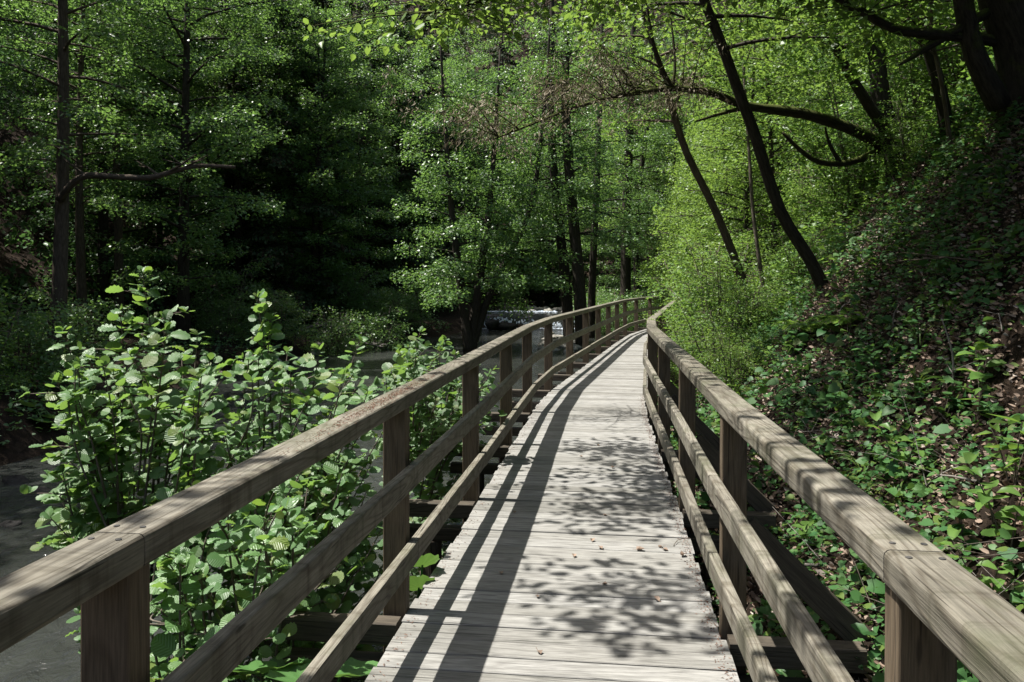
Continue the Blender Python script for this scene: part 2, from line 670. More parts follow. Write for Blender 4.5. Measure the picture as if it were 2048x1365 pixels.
M_GROUND = groundmat()
gx = axis(-110, 110, -11, 10, 0.22)
gy = axis(-30, 190, -2, 46, 0.25)
ground = grid_obj('ground', gx, gy, height, M_GROUND)
tag(ground, kind='structure')


# ------------------------------------------------------------------ stream
def watermat():
    m, nt, out = nt_new('stream_water')
    L = nt.links.new
    tc = N(nt, 'ShaderNodeTexCoord')
    mp = N(nt, 'ShaderNodeMapping')
    mp.inputs['Scale'].default_value = (1.5, 1.0, 1.0)
    L(tc.outputs['Object'], mp.inputs[0])
    n1 = N(nt, 'ShaderNodeTexNoise', i_Scale=0.5, i_Detail=3.0)
    n2 = N(nt, 'ShaderNodeTexNoise', i_Scale=3.5, i_Detail=4.0, i_Roughness=0.6, i_Distortion=0.6)
    L(mp.outputs[0], n1.inputs[0])
    L(mp.outputs[0], n2.inputs[0])
    rp = ramp(nt, [(0.3, (0.016, 0.0175, 0.0155)), (0.7, (0.040, 0.043, 0.039))])
    L(n1.outputs['Fac'], rp.inputs[0])
    bs = N(nt, 'ShaderNodeBsdfPrincipled', i_Roughness=0.07)
    bs.inputs['IOR'].default_value = 1.33
    L(rp.outputs[0], bs.inputs['Base Color'])
    bm = N(nt, 'ShaderNodeBump', i_Strength=0.9, i_Distance=0.08)
    L(n2.outputs['Fac'], bm.inputs['Height'])
    L(bm.outputs[0], bs.inputs['Normal'])
    L(bs.outputs[0], out.inputs[0])
    return m


def waterz(x, y):
    step = smooth((y - (WEIR_Y + 0.25 * np.sin(x * 1.7) + 0.15 * np.sin(x * 4.1))) / 0.5)
    return WATER + (UP_WATER - WATER) * step + 0.004 * (y - 20) * (y > 20) * 0


M_WATER = watermat()
water = grid_obj('stream_water', np.arange(-14, 20, 0.25), np.concatenate([np.arange(-12, 42, 0.5), np.arange(42, 45, 0.08), np.arange(45, 75, 0.6)]), waterz, M_WATER)
tag(water, kind='structure')

# ------------------------------------------------------------------ boardwalk
boardwalk = empty('boardwalk', (0, 0, 0))
tag(boardwalk, 'grey weathered plank boardwalk curving away between its two railings', 'boardwalk')
deck = MB()
y = -3.0
k = 0
while y < 34.5:
    w = rnd.uniform(0.134, 0.15)
    gap = rnd.choice([0.005, 0.007, 0.012, 0.018])
    p, f, r = frame_at(y + w / 2)
    a = rnd.uniform(-0.012, 0.012)
    b = deck_w(y) + rnd.uniform(-0.012, 0.014)
    z = -0.02 + rnd.uniform(-0.002, 0.002)
    fy = f.y
    board(deck, p + r * a + Vector((0, 0, z)), p + r * b + Vector((0, 0, z + rnd.uniform(-0.002, 0.002))), w / 1.0, 0.04, side=f, r=0.004, seg=2)
    y += (w + gap) * fy
deck.build('deck', M_DECK, boardwalk)

# stations of the posts
ST = [-2.45, -0.32, 1.79, 4.05, 6.13, 8.2, 10.2, 12.3]
while ST[-1] < 33: ST.append(ST[-1] + 2.02)
str_mb = [MB(), MB(), MB()]
ys = np.arange(-3, 34, 1.0)
for j, off in enumerate((0.16, DECK_W / 2, 1.28)):
    for y0, y1 in zip(ys[:-1], ys[1:]):
        a, _, ra = frame_at(y0)
        b, _, rb_ = frame_at(y1)
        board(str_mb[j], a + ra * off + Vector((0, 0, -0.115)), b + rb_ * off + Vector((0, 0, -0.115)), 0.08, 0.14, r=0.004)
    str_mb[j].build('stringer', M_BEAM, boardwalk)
for s in ST:
    p, f, r = frame_at(s)
    cb = MB()
    q = p - f * 0.11 + Vector((0, 0, -0.055))
    # two beam ends that stick out beside the deck, and the beam under the stringers
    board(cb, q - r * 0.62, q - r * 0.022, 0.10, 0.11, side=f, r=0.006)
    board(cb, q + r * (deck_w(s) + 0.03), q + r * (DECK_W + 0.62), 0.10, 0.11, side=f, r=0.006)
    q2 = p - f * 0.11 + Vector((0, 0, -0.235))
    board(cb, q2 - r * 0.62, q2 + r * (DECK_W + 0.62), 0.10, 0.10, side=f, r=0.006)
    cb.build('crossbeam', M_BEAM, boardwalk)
    for off in (-0.35, DECK_W + 0.2):
        pl = MB()
        b0 = p + r * off - f * 0.10
        g = hgt(b0.x, b0.y) - 0.4
        if g < -0.35:
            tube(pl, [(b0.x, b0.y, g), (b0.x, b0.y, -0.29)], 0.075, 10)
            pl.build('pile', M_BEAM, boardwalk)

RAIL_TOP = 1.11
HW, HH = 0.128, 0.078
for side in (0, 1):
    rl = empty('railing', frame_at(-2.4)[0] if side == 0 else frame_at(-2.4)[0] + Vector((DECK_W, 0, 0)))
    base = rl.location.copy()
    tag(rl, ('wooden railing on the stream side with red brown debris on its handrail' if side == 0 else
             'wooden railing on the slope side with slanting braces and sunlit inner faces'), 'railing', 'railings of the boardwalk')
    sg = -1 if side == 0 else 1

    def at(s, off, z, lean=0.0):
        """point beside the deck: off metres outwards of the deck edge"""
        if side: s = s + 0.09 * max(0.0, 1 - abs(s - 1.8) / 2.2)
        p, f, r = frame_at(s)
        e = 0.0 if side == 0 else deck_w(s)
        near = max(0.0, (4.0 - s)) * (0.013 if side == 0 else 0.018)
        return p + r * (e + sg * (off + near)) + Vector((0, 0, z)) - base, f, r
    for i, s in enumerate(ST):
        pm = MB()
        lean = rnd.uniform(-0.012, 0.012)
        a, f, r = at(s, 0.064, -0.30)
        b, _, _ = at(s, 0.064 + abs(lean), RAIL_TOP - HH + 0.03)
        board(pm, a, b, 0.118, 0.085, side=r, r=0.006, seg=3)
        pm.build('post', M_POST, rl)
        if side == 1:
            br = MB()
            q, f, r = at(s + 0.002, 0.125, 0.50)
            q2, _, _ = at(s + 0.002, 0.66, -0.02)
            board(br, q, q2, 0.045, 0.12, side=f, r=0.005)
            br.build('brace', M_BEAM, rl)
    # handrail boards over two spans
    cuts = [0, 2, 4, 6, 7] + list(range(9, len(ST), 2))
    if cuts[-1] != len(ST) - 1: cuts.append(len(ST) - 1)
    for c0, c1 in zip(cuts[:-1], cuts[1:]):
        hm = MB()
        sub = [ST[c] for c in range(c0, c1 + 1)]
        for s0, s1 in zip(sub[:-1], sub[1:]):
            zz = RAIL_TOP - HH / 2
            a, fa, _ = at(s0, HW / 2 - 0.003, zz)
            b, fb, _ = at(s1, HW / 2 - 0.003, zz)
            d = (b - a).normalized()
            if s0 == sub[0]: a = a + d * 0.002
            if s1 == sub[-1]: b = b - d * 0.002
            board(hm, a, b, HW, HH, r=0.014, n0=fa, n1=fb, seg=4)
        h = hm.build('handrail', M_RAIL, rl)
        if c0 > 4: continue
        for ss in (sub[0], sub[-1]):
            for ds in (-0.045, 0.045):
                if not sub[0] < ss + ds < sub[-1]: continue
                for o in (0.03, 0.095):
                    sm = MB()
                    a, f, r = at(ss + ds, o, RAIL_TOP - 0.004)
                    tube(sm, [a, a + Vector((0, 0, 0.006))], 0.007, 8)
                    sm.build('screw', M_SCREW, h)
    for (z0, z1, nm, cuts) in ((0.64, 0.745, 'middle_rail', [0, 2, 4, 6, 7] + list(range(9, len(ST), 2))), (0.255, 0.36, 'lower_rail', list(range(len(ST))))):
        if cuts[-1] != len(ST) - 1: cuts.append(len(ST) - 1)
        for c0, c1 in zip(cuts[:-1], cuts[1:]):
            mm = MB()
            dz = rnd.uniform(-0.006, 0.006)
            sub = [ST[c] for c in range(c0, c1 + 1)]
            for s0, s1 in zip(sub[:-1], sub[1:]):
                a, fa, _ = at(s0, -0.026, (z0 + z1) / 2 + dz)
                b, fb, _ = at(s1, -0.026, (z0 + z1) / 2 + dz)
                d = (b - a).normalized()
                if s0 == sub[0]: a = a + d * 0.004
                if s1 == sub[-1]: b = b - d * 0.004
                board(mm, a, b, 0.048, z1 - z0, r=0.008, n0=fa, n1=fb, seg=3)
            mm.build(nm, M_RAIL, rl)

#%%VEG
# ------------------------------------------------------------------ leaves
T_DIAMOND = (np.array([(0, 0, 0), (.42, -.33, .07), (1, 0, -.03), (.42, .33, .07)], float), [(0, 1, 2), (0, 2, 3)])
T_OVAL = (np.array([(0, 0, 0), (.5, 0, .02), (1, 0, -.08), (.16, -.2, .04), (.5, -.33, .09), (.82, -.2, .03), (.16, .2, .04), (.5, .33, .09), (.82, .2, .03)], float),
          [(0, 3, 4, 1), (1, 4, 5, 2), (0, 1, 7, 6), (1, 2, 8, 7)])
T_LANCE = (np.array([(0, 0, 0), (.35, -.13, .03), (1, 0, -.12), (.35, .13, .03)], float), [(0, 1, 2), (0, 2, 3)])
T_NEEDLE = (np.array([(0, 0, 0), (.3, -.05, .02), (1, 0, -.1), (.3, .05, .02)], float), [(0, 1, 2), (0, 2, 3)])


def _alder():
    mid = [0.0, .2, .42, .64, .84, .97]
    mz = [0, .03, .04, .02, -.04, -.10]
    mar = [(.06, .12), (.16, .30), (.24, .33), (.36, .43), (.46, .44), (.58, .475), (.68, .44), (.78, .40), (.86, .30), (.95, .21), (1.0, .07)]
    v = [(m, 0, z) for m, z in zip(mid, mz)]
    f = []
    for sg in (-1, 1):
        b = len(v)
        for k, (x, w) in enumerate(mar):
            w2 = w * (1.0 if k % 2 else 0.93)
            v.append((x, sg * w2, .10 * w + .05 * (1 if k % 2 else -1) * w - .10 * x * x))
        link_ = [(0, [0, 1]), (1, [1, 2, 3]), (2, [3, 4, 5]), (3, [5, 6, 7]), (4, [7, 8, 9]), (5, [9, 10])]
        for i, (m, ks) in enumerate(link_):
            fan = [(m, b + ks[j], b + ks[j + 1]) for j in range(len(ks) - 1)]
            if i < 5: fan.append((m, b + ks[-1], m + 1))
            f += fan if sg < 0 else [t[::-1] for t in fan]
    return np.array(v, float), f


T_ALDER = _alder()


def nrmz(a):
    return a / np.maximum(np.linalg.norm(a, axis=-1, keepdims=True), 1e-9)


def leaf_mesh(name, pos, dirs, nrm, size, T, mat, uv=False):
    tv, tf = T
    pos, dirs, nrm = np.asarray(pos, float), nrmz(np.asarray(dirs, float)), np.asarray(nrm, float)
    n = len(pos)
    s = nrmz(np.cross(nrm, dirs))
    u = np.cross(dirs, s)
    size = np.broadcast_to(np.asarray(size, float), (n,))
    k = len(tv)
    zc = np.random.default_rng(n).uniform(-.4, 2.6, n)[:, None, None]
    co = pos[:, None, :] + size[:, None, None] * (tv[None, :, 0:1] * dirs[:, None, :] + tv[None, :, 1:2] * s[:, None, :] + tv[None, :, 2:3] * zc * u[:, None, :])
    loops1 = np.concatenate([np.array(f) for f in tf])
    starts1 = np.cumsum([0] + [len(f) for f in tf])[:-1]
    loops = (np.arange(n)[:, None] * k + loops1[None, :]).ravel()
    starts = (np.arange(n)[:, None] * len(loops1) + starts1[None, :]).ravel()
    me = bpy.data.meshes.new(name)
    me.vertices.add(n * k)
    me.vertices.foreach_set('co', co.astype(np.float32).ravel())
    me.loops.add(len(loops))
    me.loops.foreach_set('vertex_index', loops.astype(np.int32))
    me.polygons.add(len(starts))
    me.polygons.foreach_set('loop_start', starts.astype(np.int32))
    me.update(calc_edges=True)
    if uv:
        l = me.uv_layers.new(name='UVMap')
        l.data.foreach_set('uv', np.tile(tv[loops1][:, :2], (n, 1)).astype(np.float32).ravel())
    me.materials.append(mat)
    return me


class Leaves:
    def __init__(self):
        self.p, self.d, self.n, self.s = [], [], [], []

    def add(self, p, d, n, s):
        p = np.atleast_2d(p)
        self.p.append(p)
        self.d.append(np.broadcast_to(d, p.shape))
        self.n.append(np.broadcast_to(n, p.shape))
        self.s.append(np.broadcast_to(s, (len(p),)))

    def count(self):
        return sum(len(x) for x in self.p)

    def mesh(self, name, T, mat, uv=False):
        return leaf_mesh(name, np.concatenate(self.p), np.concatenate(self.d), np.concatenate(self.n), np.concatenate(self.s), T, mat, uv)

    def build(self, name, T, mat, parent=None, uv=False):
        return link(bpy.data.objects.new(name, self.mesh(name, T, mat, uv)), parent)


def spray(lv, a, b, n, size, width, tilt=0.45, r=rng, hang=0.0, thick=0.035):
    """n leaves in a flat spray along the twig a-b"""
    a, b = np.array(a, float), np.array(b, float)
    d = b - a
    L = np.linalg.norm(d) + 1e-6
    d = d / L
    sd = np.cross(d, (0, 0, 1.0))
    sd = sd / (np.linalg.norm(sd) + 1e-6)
    t = r.uniform(0.08, 1.04, n)
    sg = r.choice([-1.0, 1.0], n)
    off = sg * r.uniform(0, 1, n) * width * (1.08 - 0.7 * t)
    p = a + d * (t * L)[:, None] + sd * off[:, None] + r.normal(0, 1, (n, 3)) * np.array([.02, .02, 1.0 * thick])
    p[:, 2] -= np.abs(off) * 0.25
    ld = d * 0.6 + sd * sg[:, None] * 0.9 + r.normal(0, .35, (n, 3))
    ld[:, 2] -= 0.2 + hang
    nn = np.array([0, 0, 1.0]) + r.normal(0, tilt, (n, 3))
    if hang > .5: nn = r.normal(0, 1, (n, 3))
    lv.add(p, ld, nn, size * r.uniform(0.65, 1.25, n))


def grow(mb, lv, path, rad, limbs, leaf, r, rr):
    """trunk along path; limbs: dict(n, f0, f1, reach(fn of f), up, droop, ntw, bias); leaf: dict(n, size, width, tilt, hang)"""
    path = [Vector(p) for p in path]
    tube(mb, path, rad, 9)
    seg = [0.0]
    for a, b in zip(path[:-1], path[1:]): seg.append(seg[-1] + (b - a).length)
    tot = seg[-1]

    def on(f):
        x = f * tot
        for i in range(len(path) - 1):
            if x <= seg[i + 1] or i == len(path) - 2:
                t = (x - seg[i]) / max(seg[i + 1] - seg[i], 1e-6)
                return path[i].lerp(path[i + 1], t), rad[i] + (rad[i + 1] - rad[i]) * t
    az = rr.uniform(0, 6.28)
    n = limbs['n']
    for i in range(n):
        f = limbs['f0'] + (limbs['f1'] - limbs['f0']) * (i + rr.uniform(-.3, .3)) / max(n - 1, 1)
        f = min(max(f, 0.02), 1.0)
        p, r0 = on(f)
        az += 2.4 + rr.uniform(-.5, .5)
        a = az
        if limbs.get('bias') is not None and rr.random() < limbs.get('pb', .6):
            a = limbs['bias'] + rr.uniform(-1.0, 1.0)
        L = limbs['reach'](f) * rr.uniform(.7, 1.15)
        el = limbs['up'] + rr.uniform(-.2, .2)
        d = Vector((math.cos(a) * math.cos(el), math.sin(a) * math.cos(el), math.sin(el)))
        pts = [p]
        q = p.copy()
        for k in range(5):
            q = q + d * (L / 5)
            d = (d + Vector((rr.uniform(-.12, .12), rr.uniform(-.12, .12), -limbs['droop'] + rr.uniform(-.08, .08)))).normalized()
            pts.append(q.copy())
        lr = max(min(r0 * .55, .012 + .012 * L), .008)
        tube(mb, pts, [lr * (1 - .16 * k) for k in range(6)], 4, cap=False)
        m = max(2, int(limbs['ntw'] * L / 3 + .5))
        for j in range(m):
            u = limbs.get('u0', .2) + (1 - limbs.get('u0', .2)) * (j + .8) / m
            k = min(int(u * 5), 4)
            tp = pts[k].lerp(pts[k + 1], u * 5 - k)
            dd = (pts[k + 1] - pts[k]).normalized()
            sd = Vector((dd.y, -dd.x, 0))
            sg = 1 if j % 2 else -1
            tl = (.22 * L * (1.25 - u) + .35) * rr.uniform(.7, 1.25)
            td = (dd * rr.uniform(.4, .9) + sd * sg * rr.uniform(.4, 1.0) + Vector((0, 0, rr.uniform(-.3, .15)))).normalized()
            te = tp + td * tl
            tube(mb, [tp, te], [max(lr * .3, .004), .0025], 3, cap=False)
            c = int(leaf['n'] * tl / .8 * rr.uniform(.6, 1.3)) + 3
            spray(lv, tp, te, c, leaf['size'], leaf['width'] * tl, leaf['tilt'], r, leaf.get('hang', 0), leaf.get('thick', .035))
        te = pts[5] + (pts[5] - pts[4]).normalized() * .3
        spray(lv, pts[4], te, int(leaf['n'] * .8), leaf['size'], leaf['width'] * .8, leaf['tilt'], r, leaf.get('hang', 0), leaf.get('thick', .035))


# foliage and bark
L_ALDER = leafmat('alder_leaf', (0.065, 0.142, 0.042), (0.115, 0.205, 0.062), (0.28, 0.48, 0.08), .42, .40, .6)
L_DEEP = leafmat('dark_leaf', (0.04, 0.10, 0.036), (0.07, 0.145, 0.048), (0.16, 0.32, 0.06), .34, .45, .35)
L_BEECH = leafmat('beech_leaf', (0.092, 0.175, 0.034), (0.15, 0.235, 0.052), (0.36, 0.54, 0.08), .44, .42, .35)
L_HAZEL = leafmat('hazel_leaf', (0.075, 0.16, 0.034), (0.125, 0.215, 0.05), (0.3, 0.49, 0.06), .42, .42, .35)
L_SPRUCE = leafmat('spruce_needle', (0.024, 0.05, 0.022), (0.05, 0.082, 0.034), (0.06, 0.10, 0.02), .15, .6, .2, odd=((0.05, 0.035, 0.022), .25))
L_DEAD = leafmat('dead_leaf', (0.15, 0.125, 0.09), (0.26, 0.225, 0.165), (0.22, 0.18, 0.10), .2, .7, .15)
L_SHRUB = leafmat('shrub_leaf', (0.065, 0.15, 0.048), (0.115, 0.21, 0.066), (0.32, 0.52, 0.07), .4, .46, .7, veins=True, odd=((0.10, 0.15, 0.025), .08))
L_GROUND = leafmat('ground_leaf', (0.032, 0.10, 0.03), (0.07, 0.15, 0.042), (0.17, 0.32, 0.04), .28, .5, .25, odd=((0.09, 0.14, 0.03), .12))
L_BUTTER = leafmat('butterbur_leaf', (0.05, 0.13, 0.035), (0.075, 0.16, 0.045), (0.2, 0.34, 0.05), .3, .5, .3)
L_LITTER = leafmat('litter_leaf', (0.14, 0.095, 0.068), (0.30, 0.23, 0.18), (0.12, 0.06, 0.03), .1, .75, .2, odd=((0.4, 0.34, 0.29), .12))
L_GRASS = leafmat('grass_blade', (0.06, 0.12, 0.02), (0.10, 0.16, 0.03), (0.2, 0.3, 0.03), .35, .45, .4)
B_DARK = barkmat('dark_bark', (0.022, 0.018, 0.014), (0.055, 0.047, 0.038))
B_BROWN = barkmat('brown_bark', (0.05, 0.038, 0.028), (0.12, 0.095, 0.072))
B_MOSS = barkmat('mossy_bark', (0.02, 0.016, 0.012), (0.06, 0.05, 0.038), moss=0.85)
B_TWIG = barkmat('twig_bark', (0.07, 0.055, 0.042), (0.17, 0.145, 0.12))
B_GREY = barkmat('grey_deadwood', (0.13, 0.115, 0.10), (0.26, 0.24, 0.215))


def assemble(name, label, cat, loc, mb, lv, bark, leafm, T=T_DIAMOND, group=None, tn='trunk', cn='crown'):
    root = empty(name, loc)
    tag(root, label, cat, group)
    if mb is not None and mb.v: mb.build(tn, bark, root, smooth=True)
    if lv is not None and lv.p: lv.build(cn, T, leafm, root)
    return root


def tree_proto(name, seed, H, f0, reach, nl, ntw, leaf, bark, leafm, r0, up=.35, droop=.08, lean=(0, 0), T=T_DIAMOND, profile=None, f1=.98, u0=.2):
    rr = random.Random(seed)
    r = np.random.default_rng(seed)
    mb, lv = MB(), Leaves()
    n = 9
    path, rad = [], []
    wx, wy = rr.uniform(-.2, .2), rr.uniform(-.2, .2)
    for i in range(n):
        t = i / (n - 1)
        path.append((lean[0] * t + wx * math.sin(t * 5), lean[1] * t + wy * math.sin(t * 4 + 1), -0.4 + (H + .4) * t))
        rad.append(r0 * (1 - .88 * t) * (1.3 if i == 0 else 1))
    prof = profile or (lambda f: reach * (0.55 + 0.9 * math.sin(min(1, (f - f0) / (1 - f0)) * 2.6 + .35)) * .7)
    grow(mb, lv, path, rad, dict(n=nl, f0=f0, f1=f1, reach=prof, up=up, droop=droop, ntw=ntw, u0=u0), leaf, r, rr)
    return assemble(name, 'x', 'tree', (0, 0, 0), mb, lv, bark, leafm, T)


lf = lambda n, s, w=.45, t=.8, k=.11: dict(n=n, size=s, width=w, tilt=max(t, .8), thick=k)
PROTO = {
    'alder': tree_proto('alder_tree', 21, 15, .12, 3.4, 60, 9, lf(62, .105, .55), B_DARK, L_ALDER, .2),
    'alder2': tree_proto('alder_tree', 22, 13, .14, 3.0, 52, 9, lf(62, .105, .55), B_DARK, L_ALDER, .15),
    'bare': tree_proto('slender_tree', 23, 17, .30, 2.8, 44, 8, lf(55, .105, .55), B_BROWN, L_ALDER, .19, up=.25),
    'dark': tree_proto('broadleaf_tree', 24, 15, .10, 3.6, 60, 9, lf(62, .115, .55), B_DARK, L_DEEP, .2),
    'beech': tree_proto('beech_tree', 25, 10, .06, 3.2, 64, 10, lf(54, .095, .65, .9, .15), B_DARK, L_BEECH, .13, up=.2, droop=.05, profile=lambda f: 3.3 * (1.08 - .85 * f)),
    'spruce': tree_proto('spruce_tree', 26, 20, .06, 3.2, 90, 9, dict(n=60, size=.17, width=.35, tilt=.5, hang=.5), B_DARK, L_SPRUCE, .22, up=-.05, droop=.07,
                         profile=lambda f: 3.6 * (1.05 - f) + .3),
}
USED = set()


def plant_tree(kind, x, y, label, rz=None, scale=1.0, group=None, z=None):
    rz = rnd.uniform(0, 6.28) if rz is None else rz
    loc = (x, y, hgt(x, y) if z is None else z)
    src = PROTO[kind]
    if kind not in USED:
        USED.add(kind)
        src.location = loc
        src.rotation_euler = (0, 0, rz)
        src.scale = (scale,) * 3
        src['label'] = label
        if group: src['group'] = group
        return src
    return copy_thing(src, loc, rz, scale, label, group)


def bush_proto(name, seed, H, spread, nst, leaf, bark, leafm, T=T_DIAMOND, ntw=8):
    rr = random.Random(seed)
    r = np.random.default_rng(seed)
    mb, lv = MB(), Leaves()
    for i in range(nst):
        a = rr.uniform(0, 6.28)
        d = spread * rr.uniform(.2, 1)
        h = H * rr.uniform(.6, 1)
        top = Vector((math.cos(a) * d, math.sin(a) * d, h))
        p0 = Vector((math.cos(a) * .12, math.sin(a) * .12, -.2))
        path = [p0, p0.lerp(top, .35) + Vector((0, 0, h * .12)), p0.lerp(top, .7) + Vector((0, 0, h * .1)), top]
        grow(mb, lv, path, [.022, .017, .011, .005], dict(n=9, f0=.15, f1=1, reach=lambda f: spread * (.65 - .3 * f), up=.3, droop=.08, ntw=ntw), leaf, r, rr)
    return assemble(name, 'x', 'shrub', (0, 0, 0), mb, lv, bark, leafm, T, tn='stems', cn='foliage')


PROTO['bush'] = bush_proto('leafy_shrub', 31, 2.6, 1.35, 8, lf(26, .08, .6, .9, .08), B_TWIG, L_HAZEL)
PROTO['bush2'] = bush_proto('leafy_shrub', 32, 2.0, 1.25, 8, lf(28, .085, .6, .9, .08), B_TWIG, L_ALDER)
PROTO['bush3'] = bush_proto('leafy_shrub', 33, 2.2, 1.15, 9, lf(34, .06, .6, .9, .08), B_TWIG, L_BEECH)

# ---- trees on the far side of the stream
def X_at(px, Y):
    return (px - HX) / FPX * Y


plant_tree('bare', X_at(118, 17.5), 17.5, 'brown trunked tree nearest the water on the left bank', rz=1.0, scale=.95)
plant_tree('alder', X_at(372, 24), 24, 'straight dark tree with the thickest trunk beyond the alder shrub', rz=2.0)
plant_tree('bare', X_at(165, 23), 23, 'slim dark trunk just right of the brown trunked tree', rz=4.0, scale=.8)
plant_tree('bare', X_at(228, 26), 26, 'slender straight tree between the slim dark trunk and the leaning pair', rz=5.1, scale=.85)
t = plant_tree('alder2', X_at(272, 30), 30, 'leaning dark tree, left one of the leaning pair', rz=.4)
t.rotation_euler = (0.03, 0.10, .4)
t = plant_tree('alder2', X_at(318, 31), 31, 'leaning dark tree, right one of the leaning pair', rz=.4)
t.rotation_euler = (0.02, 0.07, 2.4)
FOREST = 'trees of the dark forest beyond the stream'
DL = {'alder': 'green alder deep in the dark forest on the far bank', 'dark': 'dark leaved tree in the shaded forest on the far bank',
      'spruce': 'dark spruce with drooping dead twigs on the far bank', 'bare': 'tall slender tree in the shaded forest on the far bank', 'alder2': 'small alder among the shaded trees on the far bank'}
spots = [('alder2', X_at(640, 34), 34), ('alder', X_at(470, 33), 33), ('alder', X_at(560, 36), 36), ('alder2', X_at(640, 34), 34), ('alder', X_at(720, 40), 40), ('alder', X_at(800, 44), 44), ('alder2', X_at(850, 50), 50), ('alder', X_at(600, 44), 44), ('alder', X_at(430, 40), 40), ('alder', X_at(950, 52), 52), ('alder', X_at(1040, 56), 56), ('alder', X_at(1120, 52), 52), ('dark', -19, 14), ('dark', -21, 20.5), ('spruce', -25, 27), ('spruce', -30, 45), ('spruce', -11.5, 47), ('spruce', -3.5, 66), ('spruce', -11, 63), ('spruce', -16, 66), ('spruce', -22, 52), ('spruce', -8, 74), ('spruce', -14, 78), ('spruce', 3, 64), ('dark', -5, 63), ('spruce', 3, 78), ('spruce', -20, 79), ('spruce', -1, 90), ('spruce', -11, 92), ('spruce', 6, 91), ('dark', -33, 74), ('spruce', -31, 57), ('dark', 12, 80), ('alder', 14, 66), ('dark', 16, 74), ('dark', 17, 86), ('spruce', -20, 92), ('spruce', -30, 96), ('dark', -13.5, 15), ('dark', -17, 20), ('alder', -20, 25), ('dark', -14.5, 28), ('alder2', -17, 33), ('spruce', -13, 36), ('spruce', -9.8, 34),
         ('dark', -23, 33), ('spruce', -19, 41), ('alder', -10.5, 42), ('spruce', -7.5, 43), ('spruce', -14.5, 45), ('dark', -24, 46), ('spruce', -5.5, 49), ('spruce', -9.5, 51),
         ('spruce', -17, 54), ('dark', -12, 58), ('spruce', -6.5, 58), ('alder', -3.0, 54), ('dark', -28, 40), ('dark', -2.5, 62), ('spruce', -20, 63), ('dark', -28, 57),
         ('dark', 2, 58), ('alder', 6, 60), ('dark', -9, 68), ('spruce', -2, 72), ('dark', 4, 70), ('dark', -16, 72), ('spruce', -25, 73), ('dark', -34, 66), ('dark', 10, 72),
         ('spruce', -7, 80), ('dark', 1, 84), ('dark', -15, 85), ('spruce', -27, 86), ('dark', 8, 84), ('dark', -38, 80), ('dark', -36, 52)]
for k, x, y in spots:
    plant_tree(k, x, y, DL[k], scale=rnd.uniform(.9, 1.2), group=FOREST)
# left bank, nearer than the frame shows: unseen trees added to shade the water
plant_tree('alder', -11.5, 9.0, 'alder out of view on the left bank, added to shade the water', scale=.9, rz=2.2)
plant_tree('dark', -15.5, 10.0, 'dark leaved tree out of view behind the shading alder, added for more shade', scale=1.1)

# ---- alder clump in the middle of the view, lit by the sun
def trunk_tree(name, label, base, paths, limbs, leaf, bark, leafm, seed, T=T_DIAMOND, cat='tree', group=None):
    """paths: list of (points, radii, limbs or None) in world space"""
    rr = random.Random(seed)
    r = np.random.default_rng(seed)
    mb, lv = MB(), Leaves()
    b = Vector(base)
    for pts, rads, lim in paths:
        pts = smooth_path([Vector(p) - b for p in pts], 3)
        xs_ = np.linspace(0, 1, len(rads))
        rd = list(np.interp(np.linspace(0, 1, len(pts)), xs_, rads))
        lm = dict(limbs)
        if lim is not None: lm.update(lim)
        if lim is None: tube(mb, pts, rd, 9)
        else: grow(mb, lv, pts, rd, lm, leaf, r, rr)
    return assemble(name, label, cat, base, mb, lv, bark, leafm, T, group)


Yc = 29.0
b0 = P(940, 690, Yc); b0.z = -.95
trunk_tree('alder_tree', 'sunlit alder standing in the stream with two dark stems from one foot', b0,
           [([b0, P(930, 640, Yc), P(920, 560, Yc), P(905, 440, Yc), P(890, 250, Yc), P(880, 60, Yc)], [.26, .17, .15, .12, .07, .03], dict(n=34)),
            ([b0, P(948, 640, Yc + .3), P(965, 520, Yc + .3), P(985, 350, Yc + .6), P(1000, 100, Yc + .6)], [.26, .18, .15, .1, .03], dict(n=30)),
            ([b0, P(990, 560, Yc + 1), P(1060, 420, Yc + 2), P(1090, 200, Yc + 2), P(1100, 40, Yc + 2)], [.18, .12, .1, .07, .03], dict(n=30))],
           dict(n=28, f0=.18, f1=1.0, reach=lambda f: 3.0 * (1.12 - .9 * f), up=.1, droop=.07, ntw=11), lf(66, .11, .65, .9, .16), B_DARK, L_ALDER, 41)

mid = dict(n=30, f0=.3, f1=.85, reach=lambda f: 3.6 * (1.15 - .9 * f), up=.15, droop=.08, ntw=8)
for px0, px1, pt, Y, w, lab, sd in ((1140, 1112, 1100, 33, .26, 'dark leaning alder trunk, leftmost of the three behind the stream railing', 51),
                                    (1165, 1143, 1130, 32, .29, 'thick dark alder trunk, middle one of the three behind the stream railing', 52),
                                    (1181, 1192, 1200, 36, .2, 'straight dark alder trunk, right one of the three behind the stream railing', 53),
                                    (1250, 1254, 1262, 41, .32, 'dark trunk rising past the far end of the stream railing', 54),
                                    (1272, 1276, 1300, 43, .2, 'thin dark trunk close behind the far end of the stream railing', 55)):
    bb = P(px0, 640, Y); bb.z = hgt(bb.x, bb.y) - .1
    trunk_tree('alder_tree', lab, bb, [([bb, P((px0 * 2 + px1) / 3, 560, Y), P(px1, 400, Y), P(pt, 200, Y), P(pt + 5, 40, Y), P(pt, -60, Y)], [w, w * .85, w * .75, w * .6, w * .4, .05], dict())],
               mid, lf(60, .11, .65, .9, .16), B_DARK, L_ALDER if sd != 54 else L_BEECH, sd)

# ---- right slope: leaning trees
bright = dict(n=20, f0=.58, f1=1.0, reach=lambda f: 1.9 * (1.1 - .4 * f), up=.2, droop=.06, ntw=9)


